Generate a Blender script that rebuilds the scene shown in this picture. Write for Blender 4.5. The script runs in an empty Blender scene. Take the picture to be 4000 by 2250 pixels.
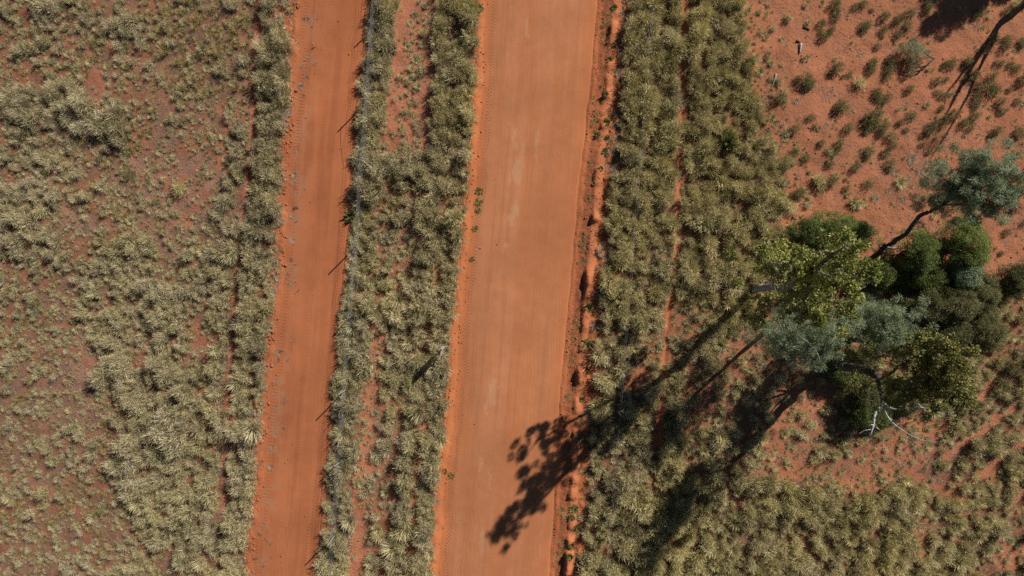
import bpy, math, random
import numpy as np
from mathutils import Vector

# ------------------------------------------------------------------ camera, sky, sun, exposure
H = 33.33            # camera height: the frame covers 50 m of ground across
sc = bpy.context.scene
C = sc.collection
cam = bpy.data.cameras.new('camera'); cam.lens = 24; cam.sensor_width = 36; cam.clip_start = 0.5; cam.clip_end = 6000
camo = bpy.data.objects.new('camera', cam); C.objects.link(camo); camo.location = (0, 0, H)
sc.camera = camo
SUN_EL = math.radians(35)
w = bpy.data.worlds.new('World'); sc.world = w; w.use_nodes = True
nt = w.node_tree; bg = nt.nodes['Background']
sky = nt.nodes.new('ShaderNodeTexSky'); sky.sky_type = 'NISHITA'; sky.sun_disc = False
sky.sun_elevation = SUN_EL; sky.sun_rotation = math.radians(45); sky.altitude = 500; sky.dust_density = 0.1; sky.air_density = 0.6
nt.links.new(sky.outputs[0], bg.inputs[0]); bg.inputs[1].default_value = 0.05
sun = bpy.data.lights.new('sun', 'SUN'); sun.energy = 5.0; sun.angle = math.radians(0.53); sun.color = (1, .955, .88)
suno = bpy.data.objects.new('sun', sun); C.objects.link(suno); suno.location = (30, 30, 40)
SD = Vector((-1, -1.02, -math.tan(SUN_EL) * 1.4284)).normalized()      # the way the light travels
suno.rotation_euler = SD.to_track_quat('-Z', 'Y').to_euler()
sc.view_settings.view_transform = 'Standard'; sc.view_settings.look = 'None'
sc.view_settings.exposure = 0.2; sc.view_settings.gamma = 1; sc.view_settings.use_curve_mapping = False
sc.render.engine = 'CYCLES'
sc.cycles.max_bounces = 4; sc.cycles.diffuse_bounces = 3; sc.cycles.glossy_bounces = 1; sc.cycles.transmission_bounces = 2
sc.cycles.transparent_max_bounces = 4; sc.cycles.caustics_reflective = False; sc.cycles.caustics_refractive = False
sc.cycles.use_denoising = False; sc.cycles.use_adaptive_sampling = False

rng = np.random.default_rng(11); random.seed(11)
K = 80.0             # photo pixels to the metre on the ground

# ------------------------------------------------------------------ helpers
def wx(px): return (px - 2000) / K
def wy(py): return (1125 - py) / K
def at(px, py, h=0.0):      # a point h metres up that the camera sees at that photo pixel
    s = 1 - h / H
    return Vector((wx(px) * s, wy(py) * s, h))
def lin(ys, xs):            # a line along the road: x as a function of y, going on straight beyond its ends
    ys = np.array(ys, float); xs = np.array(xs, float)
    s0 = (xs[1] - xs[0]) / (ys[1] - ys[0]); s1 = (xs[-1] - xs[-2]) / (ys[-1] - ys[-2])
    ys2 = np.concatenate([[-400000], ys, [400000]])
    xs2 = np.concatenate([[xs[0] + s0 * (-400000 - ys[0])], xs, [xs[-1] + s1 * (400000 - ys[-1])]])
    return lambda y: np.interp(y, ys2, xs2)
def wavy(f, a, s): return lambda y: f(y) + (vn(np.asarray(y, float) / 95, np.asarray(y, float) * 0 + s, s) - .5) * a + (vn(np.asarray(y, float) / 33, np.asarray(y, float) * 0, s + 1) - .5) * a * .6
ROAD_L = wavy(lin([0, 390, 776, 1125, 1513, 1900, 2250], [1866, 1846, 1812, 1778, 1745, 1705, 1673]), 16, 22)
ROAD_R = wavy(lin([0, 390, 776, 1125, 1500, 2250], [2338, 2303, 2262, 2228, 2196, 2150]), 6, 12)
TRK_L = wavy(lin([0, 390, 776, 1125, 1513, 1900, 2250], [1140, 1122, 1092, 1070, 1025, 995, 958]), 26, 31)
TRK_R = wavy(lin([0, 390, 776, 1125, 1513, 1900, 2250], [1443, 1396, 1369, 1345, 1307, 1270, 1241]), 12, 17)
RUT_W = lin([0, 600, 1150, 1700, 2250], [1018, 985, 925, 890, 862])
RUT_E = lin([0, 200, 600, 1000, 1250, 1700, 2250], [2675, 2668, 2662, 2640, 2612, 2572, 2520])
FENCE_W = lambda y: 1312 + (2085 - y) * 0.0765
FENCE_E = lambda y: 2537 - y * 0.08
EDGE_E = lin([0, 300, 480, 600, 700, 850, 1000, 1100, 1200, 1300, 1450], [2905, 2925, 2985, 3060, 3085, 3045, 3060, 2985, 2960, 2880, 2690])

TAB = np.random.default_rng(5).random((256, 256))
def vn(x, y, s=0):
    x = np.asarray(x, float) + 37.7 * s; y = np.asarray(y, float) + 91.3 * s
    xi = np.floor(x).astype(np.int64); yi = np.floor(y).astype(np.int64)
    fx = x - xi; fy = y - yi
    fx = fx * fx * (3 - 2 * fx); fy = fy * fy * (3 - 2 * fy)
    a = TAB[xi & 255, yi & 255]; b = TAB[(xi + 1) & 255, yi & 255]; c = TAB[xi & 255, (yi + 1) & 255]; d = TAB[(xi + 1) & 255, (yi + 1) & 255]
    return a + (b - a) * fx + (c - a) * fy + (a - b - c + d) * fx * fy
def fbm(x, y, s=0, o=4):
    r = 0; t = 0; a = 1.0
    for i in range(o):
        r = r + a * vn(x * 2 ** i, y * 2 ** i, s + i * 3.1); t += a; a *= .5
    return r / t
def worley(x, y, s=0):
    """Distances to the nearest and second nearest of jittered cell points, in cells."""
    xi = np.floor(x).astype(np.int64); yi = np.floor(y).astype(np.int64)
    f1 = np.full(x.shape, 9.0); f2 = f1.copy()
    for i in (-1, 0, 1):
        for j in (-1, 0, 1):
            a, b = xi + i, yi + j
            d = np.hypot(a + .1 + .8 * TAB[(a + 17 * s) & 255, b & 255] - x, b + .1 + .8 * TAB[(b + 29 * s) & 255, (a + 101) & 255] - y)
            f2 = np.where(d < f1, f1, np.minimum(f2, d)); f1 = np.minimum(f1, d)
    return f1, f2
def sst(a, b, x):
    t = np.clip((x - a) / (b - a), 0, 1); return t * t * (3 - 2 * t)
def band(x, a, b, f=8): return sst(a - f, a + f, x) * (1 - sst(b - f, b + f, x))

# ------------------------------------------------------------------ terrain height and colour, in photo pixels on the ground
def zfun(px, py):
    px = np.asarray(px, float); py = np.asarray(py, float)
    lr, rr, tl, tr = ROAD_L(py), ROAD_R(py), TRK_L(py), TRK_R(py)
    road = band(px, lr - 10, rr, 14); trk = band(px, tl + 15, tr - 5, 14)
    z = (fbm(px / 260, py / 260, 1) - .5) * .22 + (fbm(px / 45, py / 45, 2) - .5) * .10
    z = z * (1 - .93 * np.maximum(road, trk))
    u = (px - lr) / (rr - lr)
    z = z + road * (.05 * (1 - (2 * u - 1) ** 2))
    n1 = fbm(px / 22, py / 34, 3); n2 = fbm(px / 10, py / 10, 4)
    # windrow east of the road, its west face steep
    d = px - rr + (vn(py / 60, py * 0, 9) - .5) * 10
    amp = 1.5 * sst(.25, .8, vn(py / 30, py * 0 + 3, 8)) * (.4 + vn(py / 110, py * 0, 7)) + .12
    ridge = sst(47, 58, d) * (1 - sst(66, 96, d))
    z = z + ridge * .16 * amp + band(d, 20, 60, 8) * (n2 - .5) * .09
    z = z + band(d, 2, 12, 3) * .03
    z = z + band(d, 88, 128, 8) * ((n1 - .55) * .34)
    # sandy shoulder west of the road
    e = px - lr
    z = z + band(e, -14, 26, 14) * (.05 + .06 * (n1 - .4)) - band(e, 30, 70, 10) * .012
    # berm of clods on the west side of the track
    f = px - tl
    z = z + band(f, -28, 22, 10) * (.04 + .30 * (n1 - .45) * sst(.3, .7, fbm(py / 90, py * 0, 12)) + .06 * (n2 - .5))
    # wheel ruts through the grass
    z = z - band(px, RUT_W(py) - 8, RUT_W(py) + 8, 8) * .10 - band(px, RUT_E(py) - 6, RUT_E(py) + 6, 7) * .07
    return z
def zat(x, y): return float(zfun(x * K + 2000, 1125 - y * K))

def ell(px, py, cx, cy, rx, ry): return np.sqrt(((px - cx) / rx) ** 2 + ((py - cy) / ry) ** 2)

# cover of grass: 0 bare, 1 closed
THICK = [(100, 100, 130, 110, .8), (260, 60, 110, 70, .85), (420, 90, 60, 40, .9), (520, 120, 40, 60, .9), (180, 190, 130, 80, .8), (60, 330, 90, 60, .75),
    (200, 410, 230, 90, .97), (380, 440, 120, 90, .97), (460, 500, 60, 80, .97), (90, 480, 120, 60, .9), (100, 600, 130, 60, .85), (280, 640, 90, 40, .8),
    (100, 820, 160, 120, .95), (150, 950, 150, 80, .9), (370, 770, 60, 30, .8), (500, 960, 130, 60, .97), (330, 1050, 200, 80, .85), (480, 1020, 180, 70, .9),
    (650, 1180, 160, 120, .95), (820, 1050, 120, 140, .9), (450, 1160, 180, 60, .85), (400, 1280, 120, 70, .9), (560, 1260, 90, 90, .9), (520, 1500, 140, 180, 1),
    (640, 1600, 200, 220, 1), (780, 1650, 130, 220, .95), (560, 1850, 130, 150, 1), (700, 1900, 150, 150, .95), (640, 2050, 140, 100, .95), (780, 2120, 120, 120, .9),
    (700, 1330, 110, 80, .85), (300, 1750, 80, 60, .8), (120, 1950, 80, 60, .75), (300, 2230, 80, 40, .8), (450, 2230, 100, 60, .8), (290, 1660, 60, 50, .8),
    (-200, 500, 200, 300, .8), (-150, 1500, 170, 400, .6)]
THIN = [(690, 690, 170, 130, .3), (700, 820, 140, 70, .26), (380, 330, 40, 60, .1), (330, 170, 70, 30, .25), (560, 600, 70, 80, .35), (900, 640, 60, 100, .3), (250, 870, 120, 40, .3), (800, 1330, 50, 70, .35), (330, 1500, 60, 160, .35), (560, 1390, 40, 50, .3), (760, 1390, 30, 60, .3)]
E_THIN = [(2560, 1330, 110, 80, .7), (2700, 1270, 90, 60, .75), (3080, 1800, 120, 90, .3), (3300, 1850, 220, 70, .6), (3120, 1600, 170, 120, .6), (2900, 1560, 180, 110, .75), (3500, 1780, 150, 70, .5), (3600, 1660, 110, 60, .25),
    (3250, 1500, 160, 90, .6), (3990, 1960, 50, 60, .15), (3960, 2180, 70, 60, .3), (3430, 2060, 26, 60, .15), (3420, 2230, 30, 50, .15), (3590, 2090, 30, 110, .2), (2480, 1480, 60, 40, .5)]
DIAG = [(3960, 1590, 3690, 1790, 16), (4020, 1690, 3840, 1850, 22), (3560, 1850, 3760, 1960, 14), (3830, 1560, 3900, 1450, 12)]
def cover(px, py):
    lr, rr, tl, tr = ROAD_L(py), ROAD_R(py), TRK_L(py), TRK_R(py)
    qx = px + (fbm(px / 60, py / 60, 51) - .5) * 70; qy = py + (fbm(px / 60, py / 60, 52) - .5) * 70      # ragged outlines
    # west of the track
    W = np.full(px.shape, .66); W = np.where(py > 1050, .71, W)
    for a, b, c, d, v in THICK: W = np.maximum(W, v * (1 - sst(.85, 1.1, ell(qx, qy, a, b, c, d))))
    for a, b, c, d, v in THIN: W = W + (v - W) * (1 - sst(.8, 1.1, ell(qx, qy, a, b, c, d)))
    ye = 1 - sst(.8, 1.1, ell(qx, qy, 800, 180, 210, 240)); W = W + (.84 - W) * ye
    rw = RUT_W(py)
    W = np.where((px > rw + 16) & (px < tl - 6), .97, W); W = np.where((px < rw - 12) & (px > rw - 92) & (py > 480), np.maximum(W, .88), W)
    W = np.where(np.abs(px - rw) < 13 + 8 * vn(py / 40, py * 0, 55), .0, W)
    W = np.where((px > tl - 6) & (px < tl + 8), .25, W)
    W = np.where((px > tl - 60) & (px < tl) & (py < 130), .35, W)
    # between the fence and the road
    gap = np.interp(py, [0, 250, 300, 560, 620, 1250, 1290, 2250], [.1, .1, .18, .3, .8, .85, .16, .12])
    mid = np.interp(py, [0, 300, 460, 560, 640, 840, 900, 1060, 1120, 1440, 1520, 1800, 2250], [.55, .55, .5, .65, .92, .92, .7, .68, .95, .95, .82, .8, .76])
    Mi = mid.copy(); f = qx - tr
    Mi = np.where((f > 112) & (f < 170), gap, Mi)
    Mi = np.where((px - lr < -148) & (px - lr > -190), np.where(py < 600, .12, np.where(py > 1500, .2, Mi)), Mi)
    Mi = np.where(px - tr < 112 + 18 * (vn(py / 40, py * 0, 57) - .5), .97, Mi)
    hed = (px - lr > -150 + 22 * (vn(py / 50, py * 0, 58) - .5)) & (py > -999)
    Mi = np.where(hed, 1.0, Mi)
    Mi = np.where((np.abs(px - lr + 80) < 15) & (py > 1000), .0, Mi); Mi = np.where((np.abs(px - lr + 66) < 11) & (py < 1000) & (py > 550), .15, Mi)
    # east of the road
    E = np.where(qx < EDGE_E(py), .97, .10)
    low = np.where(px < 2660, .93, .78); low = np.where(py > 1860 + 50 * (vn(px / 90, py * 0, 60) - .5), .97, low)
    low = np.where((px > 3620) & (py > 1230), .86, low); E = np.where(py > 1400, low, E)
    E = np.where((py > 1080) & (py <= 1400) & (px > EDGE_E(py)), np.where(px > 3650, .75, .68), E)
    E = np.where((py < 1080) & (qx > EDGE_E(py)) & (qx < EDGE_E(py) + 110), .42, E)
    for a, b, c, d, v in E_THIN: E = E + (v - E) * (1 - sst(.8, 1.1, ell(qx, qy, a, b, c, d)))
    for x0, y0, x1, y1, wd in DIAG:
        t = np.clip(((px - x0) * (x1 - x0) + (py - y0) * (y1 - y0)) / ((x1 - x0) ** 2 + (y1 - y0) ** 2), 0, 1)
        dd = np.hypot(px - x0 - t * (x1 - x0), py - y0 - t * (y1 - y0)); E = np.where(dd < wd * (.6 + .9 * vn(px / 30, py / 30, 61)), .12, E)
    E = np.where((np.abs(px - RUT_E(py)) < 9 + 9 * vn(py / 50, py * 0, 62)) & (py < 1750), .0, E)
    ed = px - rr
    E = np.where(ed < 124 + 16 * (vn(py / 40, py * 0, 63) - .5), 0, E)
    out = np.where(px < (tl + tr) / 2, np.where(px < tl + 8, W, 0), 0.0)
    out = np.where((px > tr + 8) & (px < lr + 4 * 0), Mi, out)
    out = np.where(px > rr, E, out)
    return out, ye

PALE = [(2020, 670, 16, 60), (2012, 820, 12, 50), (1996, 860, 16, 30), (1925, 1530, 16, 60), (1900, 1590, 9, 40), (2062, 110, 9, 40), (1968, 960, 9, 10),
        (2040, 600, 9, 70), (1876, 1810, 8, 40), (1880, 2120, 9, 60), (2010, 540, 10, 50), (2095, 560, 6, 70), (1915, 1870, 6, 50)]
def colfun(px, py):
    px = np.asarray(px, float); py = np.asarray(py, float)
    lr, rr, tl, tr = ROAD_L(py), ROAD_R(py), TRK_L(py), TRK_R(py)
    road = band(px, lr + 60, rr - 2, 5) ; trk = band(px, tl + 10, tr - 4, 16)
    def c(*v): return np.array(v)[None, None, :] if px.ndim == 2 else np.array(v)[None, :]
    def mix(a, b, t): return a * (1 - t[..., None]) + b * t[..., None]
    n = fbm(px / 150, py / 150, 21); m = fbm(px / 30, py / 30, 22); s = fbm((px + .082 * py) / 14, py / 700, 23)
    s2 = fbm((px + .082 * py) / 46, py / 900, 24)
    col = np.ones(px.shape + (1,)) * c(.395, .142, .067)
    east = sst(2500, 2900, px)
    col = mix(col, c(.385, .150, .076) + 0 * col, east)
    west = 1 - sst(900, 1100, px)
    col = mix(col, c(.33, .130, .075) + 0 * col, west * .8)
    col = mix(col, c(.24, .14, .10) + 0 * col, west * .75 * sst(.38, .62, m * .5 + n * .5))       # leaf litter and dust
    mid = band(px, tr, lr - 20, 10)
    col = mix(col, c(.41, .160, .085) + 0 * col, mid)
    should = band(px, lr - 20, lr + 60, 14)
    col = mix(col, c(.50, .165, .060) + 0 * col, should * (.75 + .4 * (m - .5)))
    col = mix(col, c(.435, .162, .068) + 0 * col, road)
    col = mix(col, c(.455, .183, .086) + 0 * col, road * sst(.40, .62, s2) * .75)
    col = mix(col, c(.34, .135, .062) + 0 * col, road * sst(.50, .72, s) * .48 * sst(.35, .6, n))
    sh = band(px, rr - 40, rr + 2, 14); col = mix(col, c(.46, .155, .062) + 0 * col, sh * .7)
    er = band(px, rr, rr + 130, 6)
    col = mix(col, c(.42, .13, .05) + 0 * col, er * .9)
    col = mix(col, c(.24, .085, .042) + 0 * col, band(px, rr + 18, rr + 52, 8) * (.35 + .5 * sst(.4, .6, m)))   # darker brown, patchy band below the windrow
    col = mix(col, c(.52, .19, .085) + 0 * col, band(px, rr + 58, rr + 86, 6) * .7)
    col = mix(col, c(.395, .130, .053) + 0 * col, trk)
    col = mix(col, c(.42, .145, .062) + 0 * col, trk * sst(.45, .65, s2) * .7)
    col = mix(col, c(.315, .104, .045) + 0 * col, trk * sst(.52, .7, fbm((px + .082 * py) / 30, py / 500, 26)) * .6)
    col = mix(col, c(.34, .155, .085) + 0 * col, trk * band(px, tl + 35, tl + 95, 18) * sst(.45, .6, m) * .6)
    bl = band(px, tl - 28, tl + 22, 8); col = mix(col, c(.375, .125, .054) + 0 * col, bl * .7)
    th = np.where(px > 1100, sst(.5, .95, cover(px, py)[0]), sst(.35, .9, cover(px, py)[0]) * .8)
    col = mix(col, c(.15, .088, .052) + 0 * col, th * (.55 + .5 * sst(.35, .6, m)) * .85)        # brown thatch under closed grass, with shade of the gaps painted in
    pt = np.zeros(px.shape)
    for cx, cy, rx, ry in PALE:
        e = ell(px + (fbm(px / 12, py / 22, 31) - .5) * 34, py, cx, cy, rx, ry)
        pt = np.maximum(pt, 1 - sst(.75, 1.1, e + (m - .5) * .8))
    col = mix(col, c(.47, .275, .150) + 0 * col, pt * .42)
    col = col * (.80 + .40 * n)[..., None] * (.92 + .16 * m)[..., None]
    return np.clip(col * .95, 0, 1)

# ------------------------------------------------------------------ materials
def mat(name):
    m = bpy.data.materials.new(name); m.use_nodes = True
    return m, m.node_tree, m.node_tree.nodes['Principled BSDF']
def math_node(nt, op, a, b=None, c=None):
    n = nt.nodes.new('ShaderNodeMath'); n.operation = op
    for i, v in enumerate((a, b, c)):
        if v is None: continue
        if isinstance(v, (int, float)): n.inputs[i].default_value = v
        else: nt.links.new(v, n.inputs[i])
    return n.outputs[0]
def noise_node(nt, vec, scale, detail=4, rough=.55):
    n = nt.nodes.new('ShaderNodeTexNoise'); n.inputs['Scale'].default_value = scale; n.inputs['Detail'].default_value = detail
    n.inputs['Roughness'].default_value = rough
    if vec is not None: nt.links.new(vec, n.inputs['Vector'])
    return n.outputs['Fac']
def soil_material(name, kind):
    m, nt, b = mat(name)
    b.inputs['Roughness'].default_value = .95; b.inputs['Specular IOR Level'].default_value = .12
    a = nt.nodes.new('ShaderNodeAttribute'); a.attribute_name = 'col'
    g = nt.nodes.new('ShaderNodeNewGeometry'); pos = g.outputs['Position']
    f1 = noise_node(nt, pos, 6, 5, .65); f2 = noise_node(nt, pos, 38, 3, .6)
    k_ = 1 if kind == 'ground' else .45
    v = math_node(nt, 'MULTIPLY_ADD', f1, .36 * k_, 1 - .18 * k_); v = math_node(nt, 'MULTIPLY', v, math_node(nt, 'MULTIPLY_ADD', f2, .3 * k_, 1 - .15 * k_))
    hs = nt.nodes.new('ShaderNodeVectorMath'); hs.operation = 'SCALE'
    nt.links.new(a.outputs['Color'], hs.inputs[0]); nt.links.new(v, hs.inputs['Scale'])
    nt.links.new(hs.outputs[0], b.inputs['Base Color'])
    bp = nt.nodes.new('ShaderNodeBump'); bp.inputs['Strength'].default_value = 1
    h = math_node(nt, 'MULTIPLY_ADD', noise_node(nt, pos, 9, 6, .62), .050 if kind == 'ground' else .008, 0.0)
    h = math_node(nt, 'ADD', h, math_node(nt, 'MULTIPLY', noise_node(nt, pos, 30, 3, .6), .012 if kind == 'ground' else .003))
    if kind != 'ground':
        r = nt.nodes.new('ShaderNodeAttribute'); r.attribute_name = 'ruv'
        sx = nt.nodes.new('ShaderNodeSeparateXYZ'); nt.links.new(r.outputs['Vector'], sx.inputs[0])
        U, V = sx.outputs[0], sx.outputs[1]
        # grader and wheel streaks along the road
        cv = nt.nodes.new('ShaderNodeCombineXYZ'); nt.links.new(math_node(nt, 'MULTIPLY', U, 14.0), cv.inputs[0]); nt.links.new(math_node(nt, 'MULTIPLY', V, .12), cv.inputs[1])
        h = math_node(nt, 'ADD', h, math_node(nt, 'MULTIPLY', noise_node(nt, cv.outputs[0], 1, 3, .6), .012))
        tracks = [(.80, .12, .15, .9, .016), (1.62, .13, .11, -.4, .006), (1.85, .1, .09, .3, .005)] if kind == 'road' else \
                 [(.66, .13, .16, .15, .012), (3.02, .10, .15, .5, .009), (1.9, .1, .15, .3, .005), (3.35, .03, 9, 0, .012), (2.95, .02, 9, 0, .010)]
        wob = math_node(nt, 'MULTIPLY', math_node(nt, 'SUBTRACT', noise_node(nt, V, .35, 1), .5), .30)
        for u0, hw, per, sk, amp in tracks:
            du = math_node(nt, 'ADD', math_node(nt, 'SUBTRACT', U, u0), wob)
            mk = math_node(nt, 'LESS_THAN', math_node(nt, 'ABSOLUTE', du), hw)
            ph = math_node(nt, 'MULTIPLY', math_node(nt, 'ADD', V, math_node(nt, 'MULTIPLY', du, sk)), 2 * math.pi / per)
            sn = math_node(nt, 'SINE', ph)
            lug = math_node(nt, 'MAXIMUM', sn, .0) if per < 5 else 1.0
            brk = math_node(nt, 'GREATER_THAN', noise_node(nt, cv.outputs[0], 1.6, 3), .52)
            h = math_node(nt, 'SUBTRACT', h, math_node(nt, 'MULTIPLY', math_node(nt, 'MULTIPLY', mk, brk), math_node(nt, 'MULTIPLY', lug, amp)))
    nt.links.new(h, bp.inputs['Height']); bp.inputs['Distance'].default_value = 1.0
    nt.links.new(bp.outputs[0], b.inputs['Normal'])
    return m
M_GROUND = soil_material('red_soil', 'ground'); M_ROAD = soil_material('graded_red_earth', 'road'); M_TRACK = soil_material('sandy_track', 'track')

def leaf_material(name, c1, c2, trans=.3, inst=False, rough=.7, alt=None):
    """Leaf colour between c1 and c2 by a per-plant or per-leaf value; a share of the light passes through."""
    m, nt, b = mat(name)
    a = nt.nodes.new('ShaderNodeAttribute'); a.attribute_name = 'tint'; a.attribute_type = 'INSTANCER' if inst else 'GEOMETRY'
    v = a.outputs['Fac']
    if inst:
        l = nt.nodes.new('ShaderNodeAttribute'); l.attribute_name = 'leaf'
        v = math_node(nt, 'MULTIPLY_ADD', l.outputs['Fac'], .55, math_node(nt, 'MULTIPLY', v, .6))
    mx = nt.nodes.new('ShaderNodeMix'); mx.data_type = 'RGBA'; nt.links.new(v, mx.inputs[0])
    mx.inputs[6].default_value = (*c1, 1); mx.inputs[7].default_value = (*c2, 1)
    if alt:      # a second pair of colours, chosen plant by plant
        m2 = nt.nodes.new('ShaderNodeMix'); m2.data_type = 'RGBA'; nt.links.new(v, m2.inputs[0])
        m2.inputs[6].default_value = (*alt[0], 1); m2.inputs[7].default_value = (*alt[1], 1)
        hu = nt.nodes.new('ShaderNodeAttribute'); hu.attribute_name = 'hue'; hu.attribute_type = 'INSTANCER'
        m3 = nt.nodes.new('ShaderNodeMix'); m3.data_type = 'RGBA'; nt.links.new(hu.outputs['Fac'], m3.inputs[0])
        nt.links.new(mx.outputs[2], m3.inputs[6]); nt.links.new(m2.outputs[2], m3.inputs[7]); mx = m3
    nt.links.new(mx.outputs[2], b.inputs['Base Color']); b.inputs['Roughness'].default_value = rough; b.inputs['Specular IOR Level'].default_value = .25
    t = nt.nodes.new('ShaderNodeBsdfTranslucent'); nt.links.new(mx.outputs[2], t.inputs[0])
    ms = nt.nodes.new('ShaderNodeMixShader'); ms.inputs[0].default_value = trans
    nt.links.new(b.outputs[0], ms.inputs[1]); nt.links.new(t.outputs[0], ms.inputs[2])
    nt.links.new(ms.outputs[0], nt.nodes['Material Output'].inputs[0])
    return m
def bark_material(name, c1, c2, scale=6):
    m, nt, b = mat(name)
    tc = nt.nodes.new('ShaderNodeTexCoord')
    mp = nt.nodes.new('ShaderNodeMapping'); mp.inputs['Scale'].default_value = (1, 1, .35); nt.links.new(tc.outputs['Object'], mp.inputs[0])
    f = noise_node(nt, mp.outputs[0], scale, 5, .7)
    r = nt.nodes.new('ShaderNodeValToRGB'); r.color_ramp.elements[0].color = (*c1, 1); r.color_ramp.elements[1].color = (*c2, 1)
    r.color_ramp.elements[0].position = .35; r.color_ramp.elements[1].position = .65
    nt.links.new(f, r.inputs[0]); nt.links.new(r.outputs[0], b.inputs['Base Color']); b.inputs['Roughness'].default_value = .85
    bp = nt.nodes.new('ShaderNodeBump'); bp.inputs['Strength'].default_value = .6; bp.inputs['Distance'].default_value = .03
    nt.links.new(noise_node(nt, mp.outputs[0], scale * 4, 4), bp.inputs['Height']); nt.links.new(bp.outputs[0], b.inputs['Normal'])
    return m
M_KHAKI = leaf_material('khaki_grass', (.230, .190, .066), (.80, .695, .345), .14, True, alt=((.220, .180, .098), (.74, .635, .405)))
M_YELLOW = leaf_material('yellow_grass', (.26, .19, .07), (.62, .49, .22), .22, True)
M_GREENTUFT = leaf_material('olive_grass', (.11, .10, .034), (.38, .335, .15), .2, True)
M_DRY = leaf_material('bleached_straw', (.24, .19, .13), (.58, .50, .38), .15, True)
M_GREY = leaf_material('grey_litter', (.13, .10, .085), (.34, .28, .24), .1, True)
M_WEED = leaf_material('green_weed', (.075, .085, .022), (.27, .28, .09), .25, True)
M_EUC = leaf_material('gum_leaves', (.095, .115, .02), (.47, .475, .135), .28, rough=.45)
M_EUC2 = leaf_material('dull_gum_leaves', (.08, .09, .02), (.34, .32, .10), .28, rough=.45)
M_ACA = leaf_material('grey_green_leaves', (.13, .165, .085), (.43, .50, .295), .28)
M_SHRUB = leaf_material('dark_green_leaves', (.062, .086, .022), (.33, .38, .11), .3)
M_SHRUBO = leaf_material('olive_brown_leaves', (.075, .075, .026), (.30, .275, .12), .28)
M_BARK_G = bark_material('grey_gum_bark', (.10, .095, .10), (.30, .285, .275))
M_BARK_D = bark_material('dark_bark', (.022, .018, .016), (.075, .062, .055))
M_BARK_W = bark_material('bleached_wood', (.22, .20, .19), (.52, .50, .47), 9)
M_STEM = bark_material('brown_stem', (.06, .045, .03), (.16, .12, .08), 9)
def metal(name, c, rough, met):
    m, nt, b = mat(name); g = nt.nodes.new('ShaderNodeNewGeometry')
    f = noise_node(nt, g.outputs['Position'], 12, 4)
    mx = nt.nodes.new('ShaderNodeMix'); mx.data_type = 'RGBA'; nt.links.new(f, mx.inputs[0])
    mx.inputs[6].default_value = (*[v * .7 for v in c], 1); mx.inputs[7].default_value = (*c, 1)
    nt.links.new(mx.outputs[2], b.inputs['Base Color']); b.inputs['Roughness'].default_value = rough; b.inputs['Metallic'].default_value = met
    return m
M_WIRE = metal('galvanised_wire', (.42, .43, .46), .5, .3)
M_POST = metal('galvanised_post', (.46, .46, .46), .6, .3)
M_SIGN = metal('weathered_sign_sheet', (.55, .55, .54), .5, .4)

# ------------------------------------------------------------------ mesh helpers
def mesh_from(name, verts, faces_flat, loop_tot, material, smooth=False, attrs=()):
    me = bpy.data.meshes.new(name)
    verts = np.asarray(verts, np.float32); faces_flat = np.asarray(faces_flat, np.int32); loop_tot = np.asarray(loop_tot, np.int32)
    me.vertices.add(len(verts)); me.vertices.foreach_set('co', verts.ravel())
    if len(faces_flat) == 0: loop_tot = np.zeros(0, np.int32)
    me.loops.add(len(faces_flat)); me.loops.foreach_set('vertex_index', faces_flat)
    me.polygons.add(len(loop_tot)); st = (np.cumsum(loop_tot) - loop_tot).astype(np.int32)
    me.polygons.foreach_set('loop_start', st); me.polygons.foreach_set('loop_total', loop_tot)
    me.update(calc_edges=True); me.validate()
    if smooth: me.polygons.foreach_set('use_smooth', np.ones(len(loop_tot), bool))
    for an, at_, data in attrs:
        A = me.attributes.new(an, at_, 'POINT')
        key = {'FLOAT': 'value', 'FLOAT_VECTOR': 'vector', 'FLOAT_COLOR': 'color', 'INT': 'value'}[at_]
        A.data.foreach_set(key, np.ascontiguousarray(data, np.int32 if at_ == 'INT' else np.float32).ravel())
    if material: me.materials.append(material)
    return me
def link(name, me, parent=None, loc=None):
    o = bpy.data.objects.new(name, me); C.objects.link(o)
    if parent: o.parent = parent
    if loc is not None: o.location = loc
    return o
def tag(o, label=None, cat=None, group=None, kind=None):
    if label: o['label'] = label
    if cat: o['category'] = cat
    if group: o['group'] = group
    if kind: o['kind'] = kind
    return o
def empty(name, loc): return link(name, None, None, loc)
def grid_mesh(name, X, Y, Z, material, attrs):
    r, c = X.shape
    idx = np.arange(r * c).reshape(r, c)
    q = np.stack([idx[:-1, :-1], idx[:-1, 1:], idx[1:, 1:], idx[1:, :-1]], -1).reshape(-1)
    return mesh_from(name, np.stack([X, Y, Z], -1).reshape(-1, 3), q, np.full((r - 1) * (c - 1), 4), material, True, attrs)
def tube(path, radii, sides=8, wob=0.0):
    """Tapered bent tube with closed ends through 3-D points: a vert list and a face list."""
    P = [Vector(p) for p in path]; V = []; F = []
    up = Vector((.31, .17, .93))
    for i, p in enumerate(P):
        t = (P[min(i + 1, len(P) - 1)] - P[max(i - 1, 0)]).normalized()
        a = t.cross(up)
        if a.length < .05: a = t.cross(Vector((1, 0, 0)))
        a.normalize(); b = t.cross(a)
        for k in range(sides):
            an = 2 * math.pi * k / sides
            rr = radii[i] * (1 + wob * (random.random() - .5))
            V.append(p + (a * math.cos(an) + b * math.sin(an)) * rr)
        if i:
            o = (i - 1) * sides
            for k in range(sides): F.append((o + k, o + (k + 1) % sides, o + sides + (k + 1) % sides, o + sides + k))
    F.append(tuple(range(sides))[::-1]); F.append(tuple(range((len(P) - 1) * sides, len(P) * sides)))
    return V, F
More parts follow.
